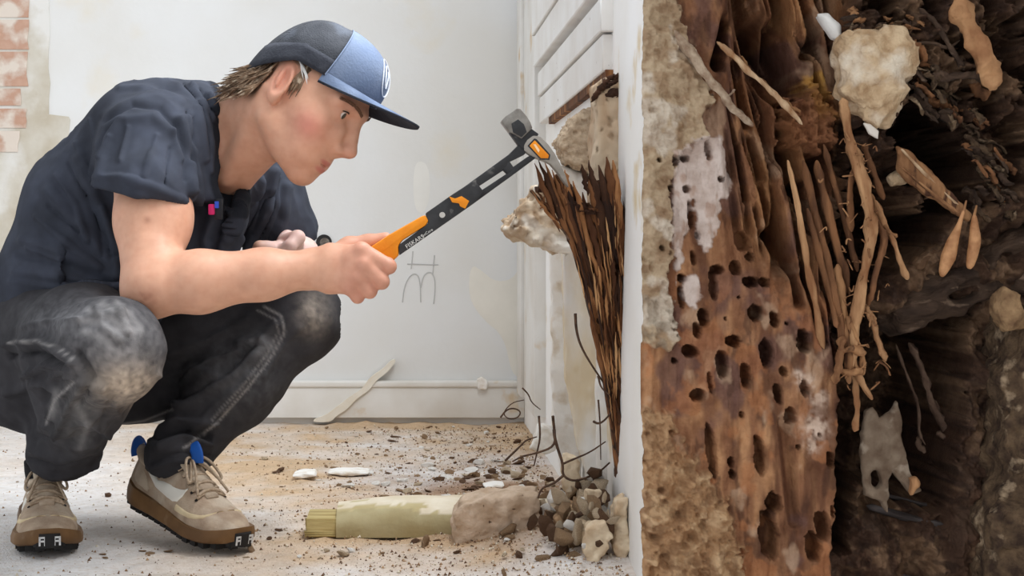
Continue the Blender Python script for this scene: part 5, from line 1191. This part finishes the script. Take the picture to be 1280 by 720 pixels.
# loose fibres hanging in front of the hollow
M_fib = mat('pale_fibre', lin(184, 136, 94), lin(120, 80, 52), 160, .85, .8, 600, stretch=(1, 1, .25), c3=lin(84, 54, 38), scale3=200, cont3=(.58, .66), bdist=.001)
rp = random.Random(9)
M_fibs = [M_fib, mat('tan_fibre', lin(206, 160, 116), lin(146, 100, 66), 160, .85, .8, 600, stretch=(1, 1, .25), bdist=.001), mat('brown_fibre', lin(146, 100, 66), lin(92, 60, 40), 160, .85, .8, 600, stretch=(1, 1, .25), bdist=.001)]
def PP(x, y, d): return P(x, y, YP + d)
def fibre(pts, w, d, par=post, mt=M_fib, name='fibre', hairs=0, flat_=.6, seg=8, taper=(.12, .08)):
    q = chaikin([PP(x + rp.uniform(-1, 1), y, d + rp.uniform(-.003, .003)) for x, y in pts], 3); n = len(q)
    r = [w * SC * (1 + .28 * vnoise(np.array([i * .55, w, d * 100 + pts[0][0]]))) * min(1, taper[0] + i * 6 / n, taper[1] + (n - 1 - i) * 6 / n) for i in range(n)]
    b = ftube(q, r, max(seg, 10) if seg > 5 else 5, (.95 if name == 'bark_flake' else .5) if seg > 5 else .2, flat_ * (.6 if name == 'bark_flake' else 1), rp.randrange(999)); o = part(name, b.mesh(name, True), mt, par)
    return o
for pts, w, d in [([(1053, 122), (1060, 160), (1068, 200), (1085, 260), (1092, 300)], 6, -.001), ([(1062, 165), (1075, 220), (1090, 262), (1088, 310), (1074, 370), (1066, 420), (1060, 470)], 8, .0), ([(1090, 262), (1100, 285), (1105, 300), (1098, 330), (1090, 365), (1082, 385)], 5, .001), ([(1094, 250), (1108, 290), (1116, 300), (1126, 330), (1134, 350)], 4.5, .002), ([(1088, 240), (1108, 290), (1122, 296)], 3.5, .002), ([(1082, 380), (1090, 400), (1098, 430), (1108, 452)], 6, .001), ([(1020, 200), (1034, 260), (1050, 320), (1062, 370)], 5.5, .006), ([(1004, 200), (1016, 260), (1036, 340), (1050, 400), (1054, 440)], 5.5, .005), ([(985, 200), (998, 260), (1008, 330), (1020, 380), (1030, 440)], 5, .004), ([(1030, 180), (1046, 240), (1062, 300), (1072, 340)], 4.5, .010), ([(1010, 260), (1024, 320), (1040, 380), (1046, 410)], 4, .003), ([(1046, 330), (1052, 380), (1060, 430), (1062, 480)], 5, .003), ([(1060, 395), (1068, 420), (1080, 440), (1078, 470)], 5, .001), ([(1052, 420), (1050, 450), (1044, 480)], 6, .0), ([(1060, 430), (1072, 470), (1090, 500)], 5, .002), ([(1048, 440), (1066, 436), (1082, 442)], 7, -.001), ([(1044, 462), (1062, 468), (1078, 462)], 6, .0), ([(1066, 448), (1070, 480), (1072, 520), (1068, 540)], 4, .004), ([(1098, 452), (1108, 458), (1112, 470)], 2.2, .001), ([(1072, 200), (1060, 240), (1064, 290)], 4, .006), ([(1080, 180), (1092, 215), (1104, 250)], 5, .008)]:
    fibre(pts, w, d, mt=rp.choice(M_fibs))
for i in range(70):                                             # short frayed ends on the fibres
    x = rp.gauss(1075, 16); y = rp.uniform(170, 480); fibre([(x, y), (x + rp.uniform(-8, 8), y + rp.uniform(-8, 8)), (x + rp.uniform(-12, 12), y + rp.uniform(-12, 12))], rp.uniform(.7, 1.6), rp.uniform(-.004, .003), name='frayed_end', seg=5)
# dead twigs, splinter strip, husks
M_tw1 = mat('grey_twig', lin(196, 174, 150), lin(140, 112, 90), 200, .9, .8, 700, bdist=.001); M_tw2 = mat('pale_splinter', lin(216, 186, 150), lin(156, 112, 76), 200, .8, .6, 700, stretch=(1, 1, .3), bdist=.001)
tw = thing('twig', PP(890, 100, -.006), 'thick greyish dead twig lying over the plaster edge of the post', 'twig'); fibre([(842, 38), (860, 62), (884, 96), (905, 120), (925, 145), (942, 158)], 5, -.006, tw, M_tw1, 'stem', seg=9, flat_=.9); fibre([(906, 122), (914, 118), (918, 112)], 2, -.006, tw, M_tw1, 'side_shoot')
tw = thing('twig', PP(940, 100, -.010), 'thin pale curved twig in front of the hollow wood', 'twig'); fibre([(896, 52), (912, 66), (940, 92), (962, 112), (982, 132), (1003, 156)], 3.6, -.010, tw, M_tw2, 'stem', seg=8, flat_=.8); fibre([(926, 70), (934, 82), (938, 90)], 3, -.008, tw, M_fib, 'bark_flake'); fibre([(950, 100), (958, 104), (962, 112)], 3, -.008, tw, M_fib, 'bark_flake'); fibre([(975, 122), (990, 134), (1000, 140)], 3, -.006, tw, M_fib, 'bark_flake')
def plump(name, pts, d, T, rnd, h, na, ns, sd, mt, par=None, lab=None, cat=None, holes=(), skew=(0, 0), cols=None):
    me = lump_me(pts, YP + d, T, rnd, h, na=na, ns=ns, seed=sd, holes=holes, skew=skew, cols=cols)
    if par is not None: return part(name, me, mt, par, lab)
    return tag(obj(name, me, mt), lab, cat)
M_mor = mat('cream_mortar', lin(222, 194, 158), lin(186, 152, 116), 160, .95, 1.0, 500, c3=lin(236, 220, 198), scale3=50, cont3=(.5, .66), bdist=.0015)
plump('mortar_lump', [(1046, 70), (1052, 50), (1070, 42), (1100, 36), (1128, 40), (1140, 58), (1138, 84), (1130, 112), (1120, 140), (1106, 158), (1088, 154), (1072, 138), (1056, 122), (1046, 98)], .006, .013, .009, .0009, .0030, 150, 3, M_mor, lab='rough cream mortar lump wedged in the eaten post', cat='mortar')
plump('shell_chip', [(1078, 153), (1088, 155), (1098, 164), (1097, 174), (1086, 168)], -.002, .0012, .0008, .0005, .0002, 200, 4, flat('chip_white', (226, 216, 204), .6), lab='tiny white chip under the mortar lump', cat='chip')
plump('pale_stone', [(1018, 18), (1034, 16), (1050, 32), (1050, 52), (1040, 50), (1028, 36)], .012, .006, .005, .0011, .0006, 150, 5, M_plaster_w, lab='smooth white stone beside the mortar lump', cat='stone')
plump('grey_pebble', [(1108, 222), (1122, 212), (1134, 220), (1132, 230), (1114, 234)], .014, .004, .003, .0008, .0006, 200, 6, M_mor, lab='small cream pebble caught behind the loose fibres', cat='pebble')
sp_ = thing('wood_splinter', PP(1165, 235, .0), 'flat pale wood splinter slanting across the dark hollow', 'splinter')
plump('strip', [(1120, 182), (1134, 188), (1160, 212), (1190, 240), (1214, 268), (1210, 276), (1196, 270), (1170, 252), (1140, 234), (1122, 214)], .004, .0025, .0012, .0008, .0009, 220, 7, M_fib, sp_)
fibre([(1126, 186), (1160, 222), (1212, 272)], 2.5, -.0005, sp_, M_tw2, 'ridge'); fibre([(1122, 205), (1165, 242), (1200, 268)], 2, .0, sp_, M_fib, 'ridge')
M_husk = mat('husk', lin(206, 152, 106), lin(160, 108, 70), 200, .6, .5, 700, bdist=.0006)
for lab, pts, rr_ in (('plump amber insect husk hanging below the splinter tip', [(1205, 262), (1198, 284), (1190, 304), (1186, 320), (1180, 336), (1177, 346)], [1.5, 3, 7.5, 9.5, 6, 1.2]), ('slim amber insect husk beside the plump husk', [(1218, 268), (1218, 284), (1219, 300), (1216, 316), (1213, 330), (1211, 336)], [1.2, 5, 7.5, 7, 5, 1.5])):
    hk = thing('insect_husk', PP(*pts[3], .0), lab, 'husk'); b = MB(); q = [PP(x, y, -.002) for x, y in pts]; b.tube(chaikin(q, 2), list(np.interp(np.linspace(0, 5, len(chaikin(q, 2))), range(6), rr_) * SC), 12); part('shell', b.mesh('shell', True), M_husk, hk)
    b = MB(); b.tube([q[0] + np.array([.001, 0, .004]), q[0], q[1]], [.0004, .0007, .0008], 6); part('stalk', b.mesh('stalk', True), M_fib, hk)
# dark side branch crossing the hollow
M_drk = mat('dark_mouldy_wood', lin(92, 72, 58), lin(56, 42, 34), 120, .9, 1.0, 400, stretch=(.35, 1, 1), c3=lin(128, 106, 88), scale3=180, cont3=(.62, .7), bdist=.0015)
plump('dark_branch', [(1098, 372), (1140, 356), (1190, 334), (1230, 312), (1263, 284), (1340, 250), (1340, 350), (1240, 372), (1200, 386), (1150, 404), (1118, 416), (1098, 408)], .040, .016, .012, .0013, .0030, 120, 11, M_drk, lab='dark mouldy branch bridging the hollow in the post', cat='branch', holes=[chaikin([(1242, 316), (1256, 316), (1256, 330), (1242, 330)], 2, True), [(1180, 368), (1205, 360), (1212, 364), (1186, 374)]])
plump('bark_crumb', [(1138, 330), (1160, 308), (1186, 300), (1190, 318), (1160, 338), (1140, 345)], .034, .006, .004, .001, .0016, 200, 12, mat('brown_bark', lin(120, 90, 66), lin(84, 60, 44), 150, .9, 1, 500, bdist=.001), post)
# right jamb of the hollow: crumbly bark
M_bark = mat('crumbly_bark', lin(112, 90, 68), lin(62, 46, 36), 150, .95, 1.0, 420, c3=lin(176, 152, 124), scale3=110, cont3=(.58, .7), bdist=.002)
plump('bark_edge', [(1345, 392), (1252, 398), (1246, 440), (1240, 500), (1234, 560), (1222, 610), (1214, 660), (1210, 720), (1210, 760), (1345, 760)], .026, .024, .012, .0016, .0050, 90, 13, M_bark, post)
plump('bark_knot', [(1238, 368), (1252, 360), (1274, 364), (1276, 408), (1252, 412), (1240, 392)], .008, .010, .008, .0012, .0018, 180, 14, mat('tan_bark', lin(176, 142, 104), lin(120, 90, 64), 150, .9, 1, 420, bdist=.0015), post)
plump('plaster_crumb', [(1232, 640), (1250, 625), (1284, 630), (1284, 690), (1240, 690)], .004, .006, .004, .0012, .002, 150, 15, M_bark, post)
# mouldy plate with eaten edge
plump('mouldy_plate', [(1078, 512), (1090, 506), (1098, 522), (1112, 516), (1120, 500), (1126, 530), (1124, 545), (1134, 570), (1140, 600), (1148, 612), (1138, 618), (1128, 606), (1114, 590), (1110, 600), (1108, 640), (1100, 628), (1080, 618), (1076, 570)], .010, .0028, .0016, .0007, .0009, 200, 16, mat('grey_mouldy_wood', lin(134, 116, 98), lin(100, 80, 64), 120, .9, .8, 500, c3=lin(168, 152, 134), scale3=90, cont3=(.56, .68), bdist=.001), post, 'grey mouldy plate with eaten edge', holes=[chaikin([(1088, 586), (1098, 586), (1100, 606), (1092, 612), (1086, 600)], 2, True)])
plump('plate_tip', [(1134, 596), (1146, 594), (1148, 608), (1138, 618)], .006, .003, .002, .0007, .001, 200, 17, M_fib, post)
# dusty roots deep in the hollow
M_dw = mat('dim_root', lin(120, 96, 80), lin(88, 66, 54), 150, .9, .6, 500)
for pts, w in (([(1120, 430), (1130, 460), (1142, 490), (1150, 515), (1148, 540), (1156, 556)], 3), ([(1136, 428), (1148, 450), (1158, 480), (1165, 505), (1180, 540), (1186, 556)], 5), ([(1162, 500), (1174, 520), (1190, 545)], 9), ([(1150, 545), (1146, 556), (1156, 566)], 4), ([(1170, 540), (1186, 552), (1196, 540)], 5)): fibre(pts, w, .05, post, M_dw, 'root')
# slats at the bottom of the hollow
for k, (x0_, y0_, x1_, y1_, w) in enumerate([(1082, 632, 1190, 660, 9), (1082, 655, 1195, 690, 10), (1080, 682, 1190, 712, 11), (1100, 618, 1185, 640, 7), (1080, 712, 1200, 738, 12)]):
    fibre([(x0_, y0_), ((x0_ + x1_) / 2, (y0_ + y1_) / 2 + rp.uniform(-3, 3)), (x1_, y1_)], w, .034 + .006 * k % .02, post, mat('slate_wood', lin(86, 78, 76), lin(58, 50, 48), 120, .85, .8, 400, stretch=(.3, 1, 1), bdist=.001), 'slat', seg=8, flat_=.5)
# upper right: tan root and crumbling bark
M_troot = mat('tan_root', lin(200, 152, 108), lin(160, 112, 76), 100, .85, .5, 400)
fibre([(1196, -10), (1205, 25), (1222, 60), (1238, 92), (1240, 112)], 11, -.006, post, M_troot, 'root', seg=12, flat_=.95); fibre([(1165, 92), (1190, 98), (1215, 92), (1236, 104)], 8, .004, post, M_drk, 'root', seg=10); fibre([(1150, 10), (1172, 30), (1186, 60), (1205, 88)], 4, .004, post, M_drk, 'root'); fibre([(1140, 55), (1165, 52), (1185, 62), (1200, 50)], 3, .006, post, M_drk, 'root')
for i in range(110):
    t = rp.random(); x = 1135 + 125 * t + rp.gauss(0, 8); y = 95 + 150 * t ** 1.2 + rp.gauss(0, 26)
    if x > 1256 or (1150 < x < 1200 and 140 < y < 230 and y > x - 1040): continue
    fibre([(x, y), (x + 8 + rp.uniform(-5, 5), y + 7 + rp.uniform(-6, 6)), (x + 18 + rp.uniform(-6, 6), y + 16 + rp.uniform(-8, 8))], rp.uniform(2.5, 8), rp.uniform(.0, .016), post, rp.choice([M_bark, M_bark, M_drk, M_fibs[2]]), 'bark_flake', seg=7)
for i in range(26):                                             # frass crumbs over the lump's top
    x = rp.uniform(1048, 1150); y = rp.gauss(30, 8); fibre([(x, y), (x + rp.uniform(-9, 9), y + rp.uniform(-6, 8)), (x + rp.uniform(-14, 14), y + rp.uniform(-8, 12))], rp.uniform(2.5, 5), rp.uniform(.0, .01), post, rp.choice([M_drk, M_fib, M_bark]), 'bark_flake', seg=7)
